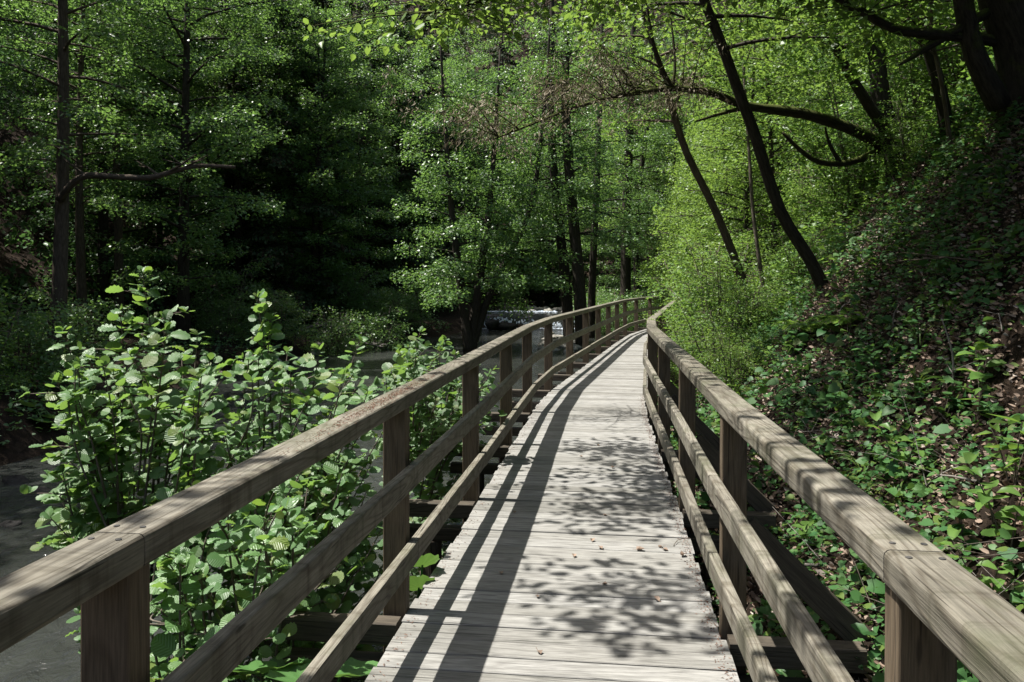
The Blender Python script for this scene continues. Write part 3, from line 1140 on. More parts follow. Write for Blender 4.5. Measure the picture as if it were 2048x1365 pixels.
def leaning(name, label, pts, rads, seed, leafm=L_BEECH, bark=B_DARK, lim=None, leaf=None, extra=()):
    g = hgt(pts[0].x, pts[0].y)
    if pts[0].z > g - .1:
        pts = [Vector((pts[0].x + .15 * (pts[0].z - g), pts[0].y, g - .2))] + list(pts)
        rads = [rads[0] * 1.25] + list(rads)
    b = Vector(pts[0])
    return trunk_tree(name, label, b, [(pts, rads, lim if lim is not None else {})] + list(extra), bright, leaf or lf(50, .085, .5, .5), bark, leafm, seed)


leaning('leaning_tree', 'slim dark tree leaning left over the slope, its straight trunk crossing the mossy limb',
        [P(1648, 580, 11.0), P(1620, 520, 10.9), P(1560, 420, 10.7), P(1510, 270, 10.4), P(1480, 190, 10.2), P(1440, 80, 10.1), P(1400, -20, 10), P(1350, -160, 9.8), P(1330, -330, 9.8)],
        [.10, .085, .08, .074, .07, .066, .058, .045, .02], 61)
leaning('leaning_tree', 'thin grey brown tree curving up left from the bushes by the railing',
        [P(1500, 610, 14.5), P(1480, 545, 14.4), P(1430, 420, 14.2), P(1375, 310, 14), P(1345, 220, 13.8), P(1320, 130, 13.6), P(1290, 40, 13.4), P(1270, -120, 13.2)],
        [.085, .08, .07, .065, .06, .05, .04, .02], 62, bark=B_BROWN, leafm=L_HAZEL)
def limb_tree():
    rr = random.Random(63)
    r = np.random.default_rng(63)
    b = P(1800, 320, 12.96)
    mb, lv = MB(), Leaves()
    main = smooth_path([v - b for v in [b, P(1765, 290, 12.70), P(1700, 258, 12.35), P(1610, 228, 11.92), P(1500, 213, 11.48), P(1420, 186, 11.14), P(1345, 178, 10.79), P(1250, 190, 10.53), P(1150, 215, 10.35), P(1060, 250, 10.18), P(985, 280, 10.09)]], 4)
    rd = list(np.interp(np.linspace(0, 1, len(main)), np.linspace(0, 1, 11), [.13, .112, .094, .08, .066, .05, .04, .03, .022, .015, .008]))
    foot = Vector((.35, .1, hgt(b.x + .35, b.y + .1) - .3 - b.z))
    tube(mb, smooth_path([foot, foot.lerp(main[0], .6) + Vector((.1, 0, .05)), main[0], main[2]], 3), [.2, .19, .18, .175, .17, .165, .16, .155, .15, .14][:10], 10, rough=.12)
    tube(mb, main, rd, 10, rough=.12)
    for pts, w in (([P(1500, 213, 11.48), P(1450, 225, 11.31), P(1392, 243, 11.22)], .042),
                   ([P(1345, 178, 10.79), P(1325, 140, 10.70), P(1305, 80, 10.53), P(1290, -20, 10.44)], .045),
                   ([P(1345, 178, 10.79), P(1350, 120, 10.79), P(1340, 20, 10.79)], .026),
                   ([P(1765, 300, 12.70), P(1700, 325, 12.44), P(1640, 325, 12.18), P(1600, 300, 12.01), P(1565, 265, 11.92)], .065),
                   ([P(1680, 325, 12.35), P(1660, 290, 12.27), P(1650, 255, 12.18)], .04)):
        q = smooth_path([v - b for v in pts], 3)
        tube(mb, q, list(np.linspace(w, w * .35, len(q))), 7, rough=.1)
    # dead brown sprays at the end of the limb
    ends = []
    for i in range(64):
        f = rr.uniform(.5, 1.0)
        k = int(f * (len(main) - 1))
        p = main[k]
        a = rr.uniform(0, 6.28)
        L = rr.uniform(.5, 1.3)
        L *= 1.25
        e = p + Vector((math.cos(a) * L - .3, math.sin(a) * L * .7, rr.uniform(-.25, .55) * L + .1))
        tube(mb, [p, p.lerp(e, .5) + Vector((0, 0, .08)), e], [.009, .006, .003], 4, cap=False)
        for j in range(4):
            u = rr.uniform(.3, 1)
            s0 = p.lerp(e, u)
            s1 = s0 + Vector((rr.uniform(-.4, .3), rr.uniform(-.3, .3), rr.uniform(-.28, .1)))
            tube(mb, [s0, s1], [.004, .002], 3, cap=False)
            spray(lv, s0, s1, rr.randint(12, 26), .062, .2, .7, r, hang=.9, thick=.06)
    root = empty('mossy_tree', b)
    tag(root, 'low mossy tree whose arched limb with dead brown leaves reaches over the boardwalk', 'tree')
    mb.build('trunk', B_MOSS, root, smooth=True)
    lv.build('crown', T_LANCE, L_DEAD, root)
    return root


limb_tree()

big = P(2040, 300, 9.2)


def big_tree():
    rr = random.Random(64)
    r = np.random.default_rng(64)
    b = Vector((big.x + .1, big.y, hgt(big.x + .1, big.y) - .15))
    mb, lv = MB(), Leaves()
    tr = [b, P(2050, 230, 9.1), P(2045, 120, 9), P(2005, 0, 8.9), P(1960, -150, 8.8), P(1940, -420, 8.6), P(1900, -800, 8.2)]
    q = smooth_path([v - b for v in tr], 3)
    tube(mb, q, list(np.interp(np.linspace(0, 1, len(q)), np.linspace(0, 1, 7), [.42, .3, .27, .23, .18, .13, .05])), 12, rough=.05)
    subs = [([P(2000, 210, 9.05), P(1950, 110, 8.9), P(1925, 0, 8.8), P(1890, -150, 8.6), P(1860, -300, 8.5)], [.14, .12, .10, .08, .03], 12),
            ([P(2005, 85, 9), P(1930, 75, 8.9), P(1850, 68, 8.7), P(1780, 55, 8.5), P(1700, 10, 8.2), P(1560, -60, 7.8), P(1400, -70, 7.4), P(1250, -40, 7.2), P(1080, -20, 7.1), P(930, 10, 7.0), P(850, 28, 7.0)], [.07, .06, .055, .048, .042, .038, .033, .028, .02, .013, .006], 0),
            ([P(1985, 20, 8.9), P(1880, 80, 8.8), P(1800, 130, 8.7)], [.06, .045, .012], 0)]
    over = None
    for pts, rads, n in subs:
        qq = smooth_path([v - b for v in pts], 3)
        rd = list(np.interp(np.linspace(0, 1, len(qq)), np.linspace(0, 1, len(rads)), rads))
        tube(mb, qq, rd, 8, rough=.08)
        if len(pts) > 8: over = qq
    # leafy twigs hanging from the long limb across the top of the view
    for i in range(170):
        f = rr.uniform(.36, 1.0)
        k = int(f * (len(over) - 1))
        p = over[k]
        a = rr.uniform(0, 6.28)
        L = rr.uniform(.35, 1.0)
        e = p + Vector((math.cos(a) * L - .1, math.sin(a) * L, rr.uniform(-.42, .45) * L))
        tube(mb, [p, p.lerp(e, .5) + Vector((0, 0, .05)), e], [.008, .005, .0025], 4, cap=False)
        spray(lv, p.lerp(e, .25), e, rr.randint(9, 20), .085, .22, .45, r)
    # crown above the view: limbs spread over the slope and out over the walkway
    for i in range(180):
        k = rr.randint(9, len(q) - 1)
        p = q[k]
        far = i < 37
        aim = ((-2.5, 4.0), (-2.15, 4.5), (-2.0, 6.3), (-1.7, 7.5), (-2.4, 5.3), (-1.6, 9.2), (-3.9, 1.9), (-1.9, 3.2), (-2.2, 7.0), (-3.2, 3.0))
        e = Vector((rr.uniform(-3.2, .2) if far else rr.uniform(.9, 5.6), rr.uniform(2.0, 9.3), rr.uniform(6.6, 9.5))) - b
        sp_ = 1.0
        if far:
            # light limbs low over the walkway: their few sprays dapple the planks and the handrails
            sp_ = .38
            if i < 12:
                tx, ty, tz = ((.55, 4.0, 0), (.85, 5.75, 0), (1.2, 7.9, 0))[i % 3]
                tx += rr.uniform(-.35, .3)
                ty += rr.uniform(-.12, .12)
            elif i < 16:
                tx, ty, tz = rr.uniform(-1.05, -.8), rr.uniform(1.0, 2.2), 1.1
            else:
                ty = rr.uniform(1.0, 9.5)
                tx, tz = .75 + .13 * ty + rr.uniform(0, .3), 1.1
            z0 = max(5.0, EYE + .37 * (ty + .4) + .55)
            e = Vector((tx - .429 * (z0 - tz), ty + .06 * (z0 - tz), z0)) - b
        if e.z + b.z < EYE + .37 * (e.y + b.y) + .5: e.z = EYE + .37 * (e.y + b.y) + .5 - b.z
        tube(mb, [p, p.lerp(e, .5) + Vector((0, 0, .5)), e], [.02, .013, .005] if far else [.05, .03, .008], 5, cap=False)
        for j in range(6 if far else 13):
            s0 = e + Vector((rr.uniform(-1, 1) * sp_, rr.uniform(-1.2, 1.2) * sp_, rr.uniform(-.4, .4) * sp_))
            tube(mb, [e.lerp(p, rr.uniform(0, .15)), s0], [.008, .004], 3, cap=False)
            s1 = s0 + Vector((rr.uniform(-.7, .7) * (.6 if far else 1), rr.uniform(-.7, .7) * (.5 if far else 1), rr.uniform(-.25, .25)))
            spray(lv, s0, s1, (14 if i < 12 else 11) if far else 30, .09, .34, .4, r, thick=.06)
    root = empty('beech_tree', b)
    tag(root, 'big dark beech at the top of the slope with yellow green sprays over the boardwalk', 'tree')
    mb.build('trunk', B_MOSS, root, smooth=True)
    lv.build('crown', T_OVAL, L_BEECH, root)


big_tree()

leaning('leaning_tree', 'short dark tree leaning left in front of the big forked trunk on the slope',
        [P(1775, 275, 12.5), P(1740, 215, 12.4), P(1700, 150, 12.3), P(1670, 90, 12.2), P(1630, -20, 12), P(1600, -150, 12)], [.1, .085, .075, .07, .06, .03], 65)
leaning('leaning_tree', 'dark curved trunk beside the big beech leaning left at the top of the slope',
        [P(1905, 330, 11.5), P(1880, 180, 11.3), P(1850, 80, 11.2), P(1810, -20, 11), P(1780, -180, 11)], [.11, .09, .085, .075, .04], 66, leafm=L_ALDER)
leaning('forked_tree', 'dark forked trunk standing on the slope behind the short leaning tree',
        [P(1770, 265, 14.5), P(1760, 180, 14.4), P(1755, 90, 14.4), P(1770, -60, 14.3), P(1760, -240, 14.2)], [.22, .16, .14, .12, .05], 67, leafm=L_HAZEL,
        extra=[([P(1758, 130, 14.4), P(1720, 40, 14.3), P(1660, -40, 14), P(1600, -150, 13.8)], [.13, .11, .08, .03], {})])
leaning('sapling', 'pale thin sapling rising to the left in the gap of the right slope',
        [P(1895, 245, 10.4), P(1880, 150, 10.2), P(1862, 60, 10), P(1870, -60, 9.9)], [.03, .026, .022, .01], 68, bark=B_TWIG, leafm=L_HAZEL)
leaning('sapling', 'thin straight sapling between the thin curved tree and the slim leaning tree',
        [P(1508, 440, 15), P(1500, 330, 15), P(1490, 180, 15), P(1480, 20, 15), P(1470, -100, 15)], [.035, .03, .028, .022, .01], 69, bark=B_TWIG, leafm=L_BEECH)

# taller trees further up and along the right slope
RS = 'sunlit trees along the right slope'
for k, px, Y, sc_ in (('beech', 1400, 38, .9), ('beech', 1450, 24, .8), ('beech', 1500, 21, .75), ('beech', 1540, 20, .75), ('beech', 1440, 30, .9), ('beech', 1425, 34, .9), ('alder2', 1350, 40, 1.0), ('alder2', 1640, 22, .7),
                      ('beech', 1500, 28, .9), ('alder', 1740, 19, .65), ('alder', 1250, 48, 1.0), ('alder', 1620, 30, .8), ('beech', 1850, 17, .8), ('alder', 1450, 42, 1.0), ('alder2', 1960, 15.5, .7), ('beech', 1780, 28, 1.), ('beech', 1930, 22, .9), ('alder', 1330, 56, 1.1), ('alder', 1560, 42, 1.), ('alder', 1700, 40, 1.)):
    x = X_at(px, Y)
    plant_tree(k, x, Y, 'bright leaved beech on the sunlit slope behind the leaning trunks' if k == 'beech' else 'green alder farther along the right slope', scale=sc_, group=RS)

# shrubs on the slope beside the railing
BS = 'leafy shrubs on the slope beside the railing'
for i in range(38):
    Y = rnd.uniform(11, 30)
    dr = rnd.uniform(2.3, 7.0) if Y > 13 else rnd.uniform(1.1, 1.6)
    x = float(left_x(Y)) + 1.6 + dr + (.4 if Y > 20 else 0)
    plant_tree(rnd.choice(['bush', 'bush', 'bush3', 'bush2']), x, Y, 'light green small leaved shrub on the slope right of the boardwalk', scale=rnd.uniform(.55, 1.1) * (.5 if Y < 13.5 else 1), group=BS)
for (px, Y, k, s_) in ((1405, 14.5, 'bush3', .8), (1445, 13, 'bush', .7), (1400, 17.5, 'bush', .95), (1490, 12.5, 'bush3', .6), (1450, 16, 'bush3', 1.0), (1375, 13.5, 'bush3', .55), (1400, 11.5, 'bush3', .5), (1435, 10.5, 'bush', .5), (1465, 9.6, 'bush3', .4)):
    x = X_at(px, Y)
    plant_tree(k, x, Y, 'light green small leaved shrub on the slope right of the boardwalk', scale=s_, group=BS)

# shrubs on the left bank
for (px, Y, k, s_, lab) in ((660, 28, 'bush2', 1.0, 'sunlit shrub over the twiggy spit of the left bank'), (760, 30, 'bush2', 1.1, 'sunlit shrub right of the twiggy spit on the left bank'),
                            (560, 27, 'bush2', .9, 'half shaded shrub left of the twiggy spit on the left bank'),
                            (40, 14.5, 'bush2', .9, 'shaded shrub at the left edge behind the butterbur leaves'), (150, 19, 'bush2', .8, 'small shrub at the foot of the brown trunked tree'),
                            (-40, 13, 'bush', .8, 'shrub cut by the left edge of the photo above the bank'), (450, 25, 'bush2', .8, 'dark shrub at the foot of the thickest trunk')):
    plant_tree(k, X_at(px, Y), Y, lab, scale=s_)
for i in range(16):
    Y = rnd.uniform(36, 56)
    px = rnd.uniform(1150, 1330)
    plant_tree('bush2', X_at(px, Y), Y, 'green shrub on the flat bank beyond the end of the railing', scale=rnd.uniform(.8, 1.4), group='shrubs beyond the end of the railing')

# ------------------------------------------------------------------ alder shrubs between the stream and the railing
def alder_shrub(label, seed, bases, tips, nfill, envelope, group=None):
    """stems from bases to tips; envelope(rr) gives tips of the filling shoots"""
    rr = random.Random(seed)
    r = np.random.default_rng(seed)
    b0 = Vector(bases[0])
    mb, lv = MB(), Leaves()

    def shoot(a, b, rad, leafy0, sz):
        a, b = Vector(a), Vector(b)
        L = (b - a).length
        c = a.lerp(b, .5) + Vector((rr.uniform(-.1, .1), rr.uniform(-.1, .1), .10 * L))
        pts = smooth_path([a - b0, c - b0, b - b0], 5)
        n = len(pts)
        tube(mb, pts, list(np.linspace(rad, .0025, n)), 5, cap=False)
        # leaves in turn along the leafy part
        s = leafy0 * L
        az = rr.uniform(0, 6.28)
        while s < L * 1.0:
            f = min(s / L * (n - 1), n - 1.001)
            k = int(f)
            p = pts[k].lerp(pts[k + 1], f - k)
            ax = (pts[k + 1] - pts[k]).normalized()
            az += 2.2 + rr.uniform(-.5, .5)
            o = Vector((math.cos(az), math.sin(az), .15))
            ld = (o + ax * rr.uniform(.2, .9)).normalized()
            q = p + ld * .025
            tube(mb, [p, q], [.0016, .0012], 3, cap=False)
            nn = np.array([-.15 + rr.gauss(0, .5), -.35 + rr.gauss(0, .5), 1.0])
            ld2 = np.array(ld) + np.array([0, 0, -rr.uniform(0, .5)])
            tipf = 1 - .35 * (s / L > .93)
            lv.add(np.array(q), ld2, nn, sz * rr.uniform(.5, 1.2) * tipf)
            s += rr.uniform(.026, .05)
        # tip leaves
        for _ in range(3):
            lv.add(np.array(pts[-1]), np.array([rr.gauss(0, .5), rr.gauss(0, .5), rr.uniform(.1, .9)]), np.array([rr.gauss(0, .5), rr.gauss(0, .5), 1.0]), sz * rr.uniform(.4, .75))
        return pts
    for t in tips:
        t = Vector(t)
        bb = min((Vector(q) for q in bases), key=lambda q: (q - t).xy.length + rr.uniform(0, .3))
        pts = shoot(bb, t, .014, .35, .10)
        for j in range(9):
            f = rr.uniform(.3, .93)
            p = pts[int(f * (len(pts) - 1))] + b0
            a = rr.uniform(0, 6.28)
            L = rr.uniform(.25, .6) * (1.25 - f)
            e = p + Vector((math.cos(a) * L, math.sin(a) * L, rr.uniform(.0, .45) * L))
            shoot(p, e, .006, .1, .088)
    for i in range(nfill):
        t = envelope(rr)
        if t is None: continue
        bb = Vector(rr.choice(bases))
        s0 = bb.lerp(t, rr.uniform(.45, .75))
        shoot(s0, t, .008, .12, .088)
    root = empty('alder_shrub', b0)
    tag(root, label, 'shrub', group)
    mb.build('stems', B_TWIG, root, smooth=True)
    lv.build('foliage', T_ALDER, L_SHRUB, root, uv=True)
    return root


def env(top, x0, x1, y0, y1, zlo):
    """random point in a band beside the railing, below a skyline given in photo pixels"""
    tx, ty = zip(*top)

    def f(rr):
        for _ in range(60):
            Y = rr.uniform(y0, y1)
            px = rr.uniform(x0, x1)
            x = X_at(px, Y)
            if x > float(left_x(Y)) - .34: continue
            zt = EYE - (np.interp(px, tx, ty) - HY) / FPX * Y
            if zt < zlo: continue
            z = zlo + (zt - zlo) * (1 - rr.random() ** 1.5 * .999)
            return Vector((x, Y, z))
        return None
    return f


SKY1 = [(80, 1000), (110, 780), (150, 720), (215, 730), (280, 640), (350, 660), (400, 730), (470, 740), (520, 680), (560, 690), (640, 760), (740, 730), (800, 800), (900, 760)]
alder_shrub('tall alder shrub with big glossy round leaves beside the nearest span of railing', 71,
            [(-2.35, 5.0, -1.0), (-2.0, 4.7, -1.0), (-2.6, 5.3, -1.0)],
            [P(285, 545, 5.0), P(330, 640, 4.9), P(240, 620, 5.1), P(125, 665, 4.8), P(115, 765, 4.6), P(165, 850, 4.5), P(125, 945, 4.4), P(100, 1035, 4.2), P(395, 670, 5.0), P(180, 720, 4.9), P(420, 720, 4.8)],
            80, env(SKY1, 120, 520, 4.1, 5.4, -.75))
alder_shrub('alder shrub of glossy round leaves with one upright leader, right of the tallest one', 72,
            [(-1.75, 5.6, -1.0), (-1.55, 5.2, -1.0)],
            [P(515, 595, 5.5), P(540, 640, 5.5), P(640, 700, 5.5), P(720, 680, 5.8), P(580, 740, 5.2)],
            66, env(SKY1, 430, 800, 4.4, 6.2, -.75))
alder_shrub('low alder shrub whose leaves push through below the handrail of the nearest span', 73,
            [(-1.35, 4.2, -1.0), (-1.5, 3.6, -1.05), (-1.3, 4.9, -1.0)],
            [P(360, 1120, 3.6), P(480, 1250, 3.4), P(600, 1050, 4.0)],
            92, env([(300, 1010), (450, 950), (600, 900), (740, 880), (820, 850)], 310, 830, 3.1, 5.2, -.9))
SKY3 = [(760, 760), (800, 700), (840, 665), (890, 690), (920, 720), (1000, 740), (1060, 760)]
alder_shrub('young alder shrub seen above and below the handrail at the third post', 74,
            [(-1.15, 8.2, -1.0), (-1.0, 7.6, -1.0)],
            [P(840, 665, 8.2), P(890, 680, 8.3), P(810, 720, 8.0), P(985, 740, 7.6), P(1000, 780, 7.4)],
            120, env(SKY3, 770, 1010, 6.4, 9.0, -.8))

# ------------------------------------------------------------------ ground cover of the right slope
def on_slope(n, ylo, yhi, dlo, dhi, r):
    y_ = r.uniform(ylo, yhi, n)
    d_ = r.uniform(dlo, dhi, n)
    x_ = left_x(y_) + 1.5 + d_
    return x_, y_, height(x_, y_)


def slope_normal(x, y):
    e = .05
    nx = -(height(x + e, y) - height(x - e, y)) / (2 * e)
    ny = -(height(x, y + e) - height(x, y - e)) / (2 * e)
    return nrmz(np.stack([nx, ny, np.ones_like(nx)], -1))


# young plants: five kinds, copied over the slope
SEED = []
for i, (n_, h_, sz, T, lm_) in enumerate(((7, .3, .11, T_OVAL, L_GROUND), (6, .22, .13, T_OVAL, L_GROUND), (8, .35, .09, T_OVAL, L_HAZEL), (6, .28, .15, T_LANCE, L_HAZEL), (9, .4, .08, T_OVAL, L_GROUND))):
    SEED.append((n_, h_, sz, T, lm_))


r9 = np.random.default_rng(91)
x_, y_, z_ = on_slope(110000, -.5, 14, .0, 7.5, r9)
m_ = wob(x_, y_, 2.6, 6, 2) + .7 * wob(x_, y_, 6.0, 6, 10) + r9.normal(0, .35, len(x_))
keep = m_ > -.12
x_, y_, z_ = x_[keep], y_[keep], z_[keep]
nn = slope_normal(x_, y_) * .4 + np.array([-.1, -.1, .6]) + r9.normal(0, .42, (len(x_), 3))
aa = r9.uniform(0, 6.28, len(x_))
dd = np.stack([np.cos(aa), np.sin(aa), r9.uniform(-.5, .1, len(x_))], -1)
ht = r9.uniform(.0, 1, len(x_)) ** 1.3 * (.10 + .16 * np.clip(m_[keep], 0, 1.5)) + .015
pp = np.stack([x_, y_, z_ + ht], -1)
T_HEART = (np.array([(0, 0, 0), (.5, 0, .02), (1.0, 0, -.08), (-.12, -.28, .02), (.25, -.46, .07), (.65, -.33, .03), (-.12, .28, .02), (.25, .46, .07), (.65, .33, .03)], float),
           [(0, 3, 4, 1), (1, 4, 5, 2), (0, 1, 7, 6), (1, 2, 8, 7)])
gc = link(bpy.data.objects.new('ground_cover', leaf_mesh('ground_cover', pp, dd, nn, .044 * r9.uniform(.45, 1.2, len(x_)) * (1 + .9 * (r9.uniform(0, 1, len(x_)) > .9)), T_HEART, L_GROUND)))
tag(gc, 'green heart shaped ground cover leaves spread over the right slope', 'ground cover', kind='stuff')
# farther slope, low leafy growth
x_, y_, z_ = on_slope(60000, 12, 40, .2, 13, r9)
aa = r9.uniform(0, 6.28, len(x_))
dd = np.stack([np.cos(aa), np.sin(aa), r9.uniform(-.4, .4, len(x_))], -1)
nn = np.array([-.2, -.1, .8]) + r9.normal(0, .4, (len(x_), 3))
pp = np.stack([x_, y_, z_ + r9.uniform(0, 1, len(x_)) ** 1.6 * .5], -1)
ug = link(bpy.data.objects.new('undergrowth', leaf_mesh('undergrowth', pp, dd, nn, .11 * r9.uniform(.5, 1.4, len(x_)), T_DIAMOND, L_HAZEL)))
tag(ug, 'low bright undergrowth covering the right slope farther along', 'undergrowth', kind='stuff')
# dry leaves lying on the slope
x_, y_, z_ = on_slope(95000, -.5, 14, -.3, 7, r9)
nn = slope_normal(x_, y_) + r9.normal(0, .3, (len(x_), 3))
aa = r9.uniform(0, 6.28, len(x_))
dd = np.stack([np.cos(aa), np.sin(aa), -.4 * np.cos(aa)], -1)
pp = np.stack([x_, y_, z_ + r9.uniform(.0, .03, len(x_))], -1)
T_CURL = (np.array([(0, 0, 0), (.5, 0, -.05), (1, 0, .06), (.2, -.22, .14), (.6, -.26, .18), (.2, .22, .12), (.6, .26, .2)], float), [(0, 3, 4, 1), (1, 4, 2), (0, 1, 6, 5), (1, 2, 6)])
ll = link(bpy.data.objects.new('leaf_litter', leaf_mesh('leaf_litter', pp, dd, nn, .042 * r9.uniform(.4, 1.5, len(x_)), T_CURL, L_LITTER)))
tag(ll, 'dry brown leaf litter lying between the plants of the right slope', 'leaf litter', kind='stuff')
# left bank growth
n = 30000
y_ = r9.uniform(6, 40, n)
x_ = np.interp(y_, BKY, BKX) - r9.uniform(-.1, 1, n) ** 1.4 * 9 if False else np.interp(y_, BKY, BKX) - r9.uniform(0, 1, n) ** 1.3 * 9
z_ = height(x_, y_)
m_ = wob(x_, y_, 1.4, 6, 20) + r9.normal(0, .3, n)
keep = (m_ > 0.0) & (z_ > -.75)
x_, y_, z_ = x_[keep], y_[keep], z_[keep]
aa = r9.uniform(0, 6.28, len(x_))
dd = np.stack([np.cos(aa), np.sin(aa), r9.uniform(-.4, .3, len(x_))], -1)
nn = np.array([.1, -.1, .9]) + r9.normal(0, .4, (len(x_), 3))
pp = np.stack([x_, y_, z_ + r9.uniform(0, 1, len(x_)) ** 1.5 * .35], -1)
lb = link(bpy.data.objects.new('bank_growth', leaf_mesh('bank_growth', pp, dd, nn, .09 * r9.uniform(.5, 1.4, len(x_)), T_OVAL, L_DEEP)))
tag(lb, 'dark green low growth along the far bank of the stream', 'ground cover', kind='stuff')

# ------------------------------------------------------------------ single plants
def fern(seed, n, L):
    rr = random.Random(seed)
    r = np.random.default_rng(seed)
    mb, lv = MB(), Leaves()
    for i in range(n):
        a = 6.28 * i / n + rr.uniform(-.3, .3)
        o = Vector((math.cos(a), math.sin(a), 0))
        l = L * rr.uniform(.7, 1.1)
        pts = [Vector((0, 0, 0)) + o * (l * t) + Vector((0, 0, l * (.95 * t - .85 * t * t))) for t in np.linspace(0, 1, 9)]
        tube(mb, pts, list(np.linspace(.004, .0012, 9)), 4, cap=False)
        for k in range(2, 30):
            t = k / 30
            f = t * 8
            p = pts[int(f)].lerp(pts[int(f) + 1], f - int(f))
            ax = (pts[int(f) + 1] - pts[int(f)]).normalized()
            sd = Vector((-o.y, o.x, 0))
            ll_ = .30 * l * math.sin(math.pi * min(1, t * .85 + .15)) ** .8 + .01
            for sg in (-1, 1):
                lv.add(np.array(p), np.array(sd * sg + ax * .45), np.array([0, 0, 1.0]) + r.normal(0, .08, 3), ll_)
    return mb, lv


def grass(seed, n, L):
    rr = random.Random(seed)
    mb = MB()
    for i in range(n):
        a = rr.uniform(0, 6.28)
        o = Vector((math.cos(a), math.sin(a), 0))
        sd = Vector((-o.y, o.x, 0))
        l = L * rr.uniform(.6, 1.15)
        w = rr.uniform(.004, .007)
        bend = rr.uniform(.5, 1.0)
        vs = []
        for t in np.linspace(0, 1, 8):
            c = o * (l * bend * t * t * .8 + .02) + Vector((0, 0, l * (1.15 * t - bend * .95 * t ** 2.4)))
            ww = w * (1 - t ** 2) + .0006
            vs += [c - sd * ww, c + Vector((0, 0, .002)), c + sd * ww]
        fs = []
        for k in range(7):
            for j in (0, 1):
                fs.append((k * 3 + j, k * 3 + j + 1, k * 3 + 4 + j, k * 3 + 3 + j))
        mb.add(vs, fs)
    return mb


def leafy(seed, n, h, lsz, T):
    rr = random.Random(seed)
    mb, lv = MB(), Leaves()
    for s_ in range(rr.randint(1, 3)):
        top = Vector((rr.uniform(-.4, .4) * h, rr.uniform(-.4, .4) * h, h * rr.uniform(.7, 1)))
        pts = smooth_path([Vector((0, 0, -.05)), top * .5 + Vector((0, 0, .05 * h)), top], 4)
        tube(mb, pts, list(np.linspace(.004, .002, len(pts))), 4, cap=False)
        az = rr.uniform(0, 6)
        for k in range(n):
            f = (.3 + .7 * k / (n - 1)) * (len(pts) - 1.001)
            p = pts[int(f)].lerp(pts[int(f) + 1], f - int(f))
            az += 2.3
            lv.add(np.array(p), np.array([math.cos(az), math.sin(az), rr.uniform(-.2, .45)]), np.array([rr.gauss(-.1, .25), rr.gauss(-.1, .25), 1]), lsz * rr.uniform(.7, 1.15))
    return mb, lv


def at_ground(px, py, dz=0.0):
    h = hit(px, py)
    h.z += dz
    return h


for (px, py, sd, L, lab) in ((1622, 668, 1, .55, 'fern with long arching fronds in the shade left of the other fern'), (1690, 655, 2, .45, 'small bright fern higher on the slope than the other fern')):
    mb, lv = fern(sd, 9, L)
    assemble('fern', lab, 'fern', at_ground(px, py), mb, lv, B_TWIG, L_HAZEL, T_LANCE, tn='stalks', cn='fronds', group='ferns on the right slope')
gp = [(1835, 790, .42, 'tall grass tuft with blades bent over in hoops on the slope'), (1725, 960, .34, 'grass tuft above the sunlit leaf litter beside the handrail'), (1795, 1010, .28, 'short grass tuft by the sunlit patch of dry leaves'),
      (1900, 640, .35, 'grass tuft high on the dark part of the slope'), (1840, 700, .38, 'grass tuft of few hooped blades in the middle of the slope'), (1620, 820, .3, 'small grass tuft near the far end of the handrail span')]
for i, (px, py, L, lab) in enumerate(gp):
    o = grass(100 + i, 9 if i != 2 else 22, L).build('grass_tuft', L_GRASS)
    o.location = at_ground(px, py, -.02)
    tag(o, lab, 'grass', 'grass tufts on the right slope')
for i, (px, py, h_, sz, T, lf_, lab) in enumerate((
        (2025, 985, .36, .17, T_LANCE, L_HAZEL, 'pale plant with long pointed leaves at the right edge'),
        (1960, 800, .35, .12, T_OVAL, L_HAZEL, 'upright plant with oval leaves on the sunlit upper slope'),
        (1690, 860, .28, .12, T_OVAL, L_GROUND, 'broad leaved plant behind the middle of the nearest handrail span'),
        (1620, 1105, .2, .10, T_OVAL, L_HAZEL, 'bright seedling beside the slanting brace'),
        (1660, 1085, .22, .09, T_OVAL, L_GROUND, 'green seedling above the sunlit dry leaves under the handrail'),
        (1870, 560, .35, .14, T_OVAL, L_GROUND, 'plant with broad grey green leaves near the top of the slope'),
        (1770, 520, .4, .11, T_OVAL, L_HAZEL, 'seedling with one yellow leaf against the dark slope'),
        (1930, 1120, .25, .09, T_OVAL, L_GROUND, 'low plant right of the nearest handrail joint'),
        (1990, 1060, .22, .1, T_OVAL, L_HAZEL, 'low plant under the pale long leaved one'),
        (1560, 960, .24, .09, T_OVAL, L_GROUND, 'dark plant just behind the second right post'),
        (1760, 760, .3, .11, T_OVAL, L_GROUND, 'leafy plant between the hooped grass tufts and the shrubs'))):
    mb, lv = leafy(300 + i, 7, h_, sz, T)
    assemble('leafy_plant', lab, 'plant', at_ground(px, py, .02), mb, lv, B_TWIG, lf_, T, tn='stem', cn='leaves', group='single plants on the right slope')

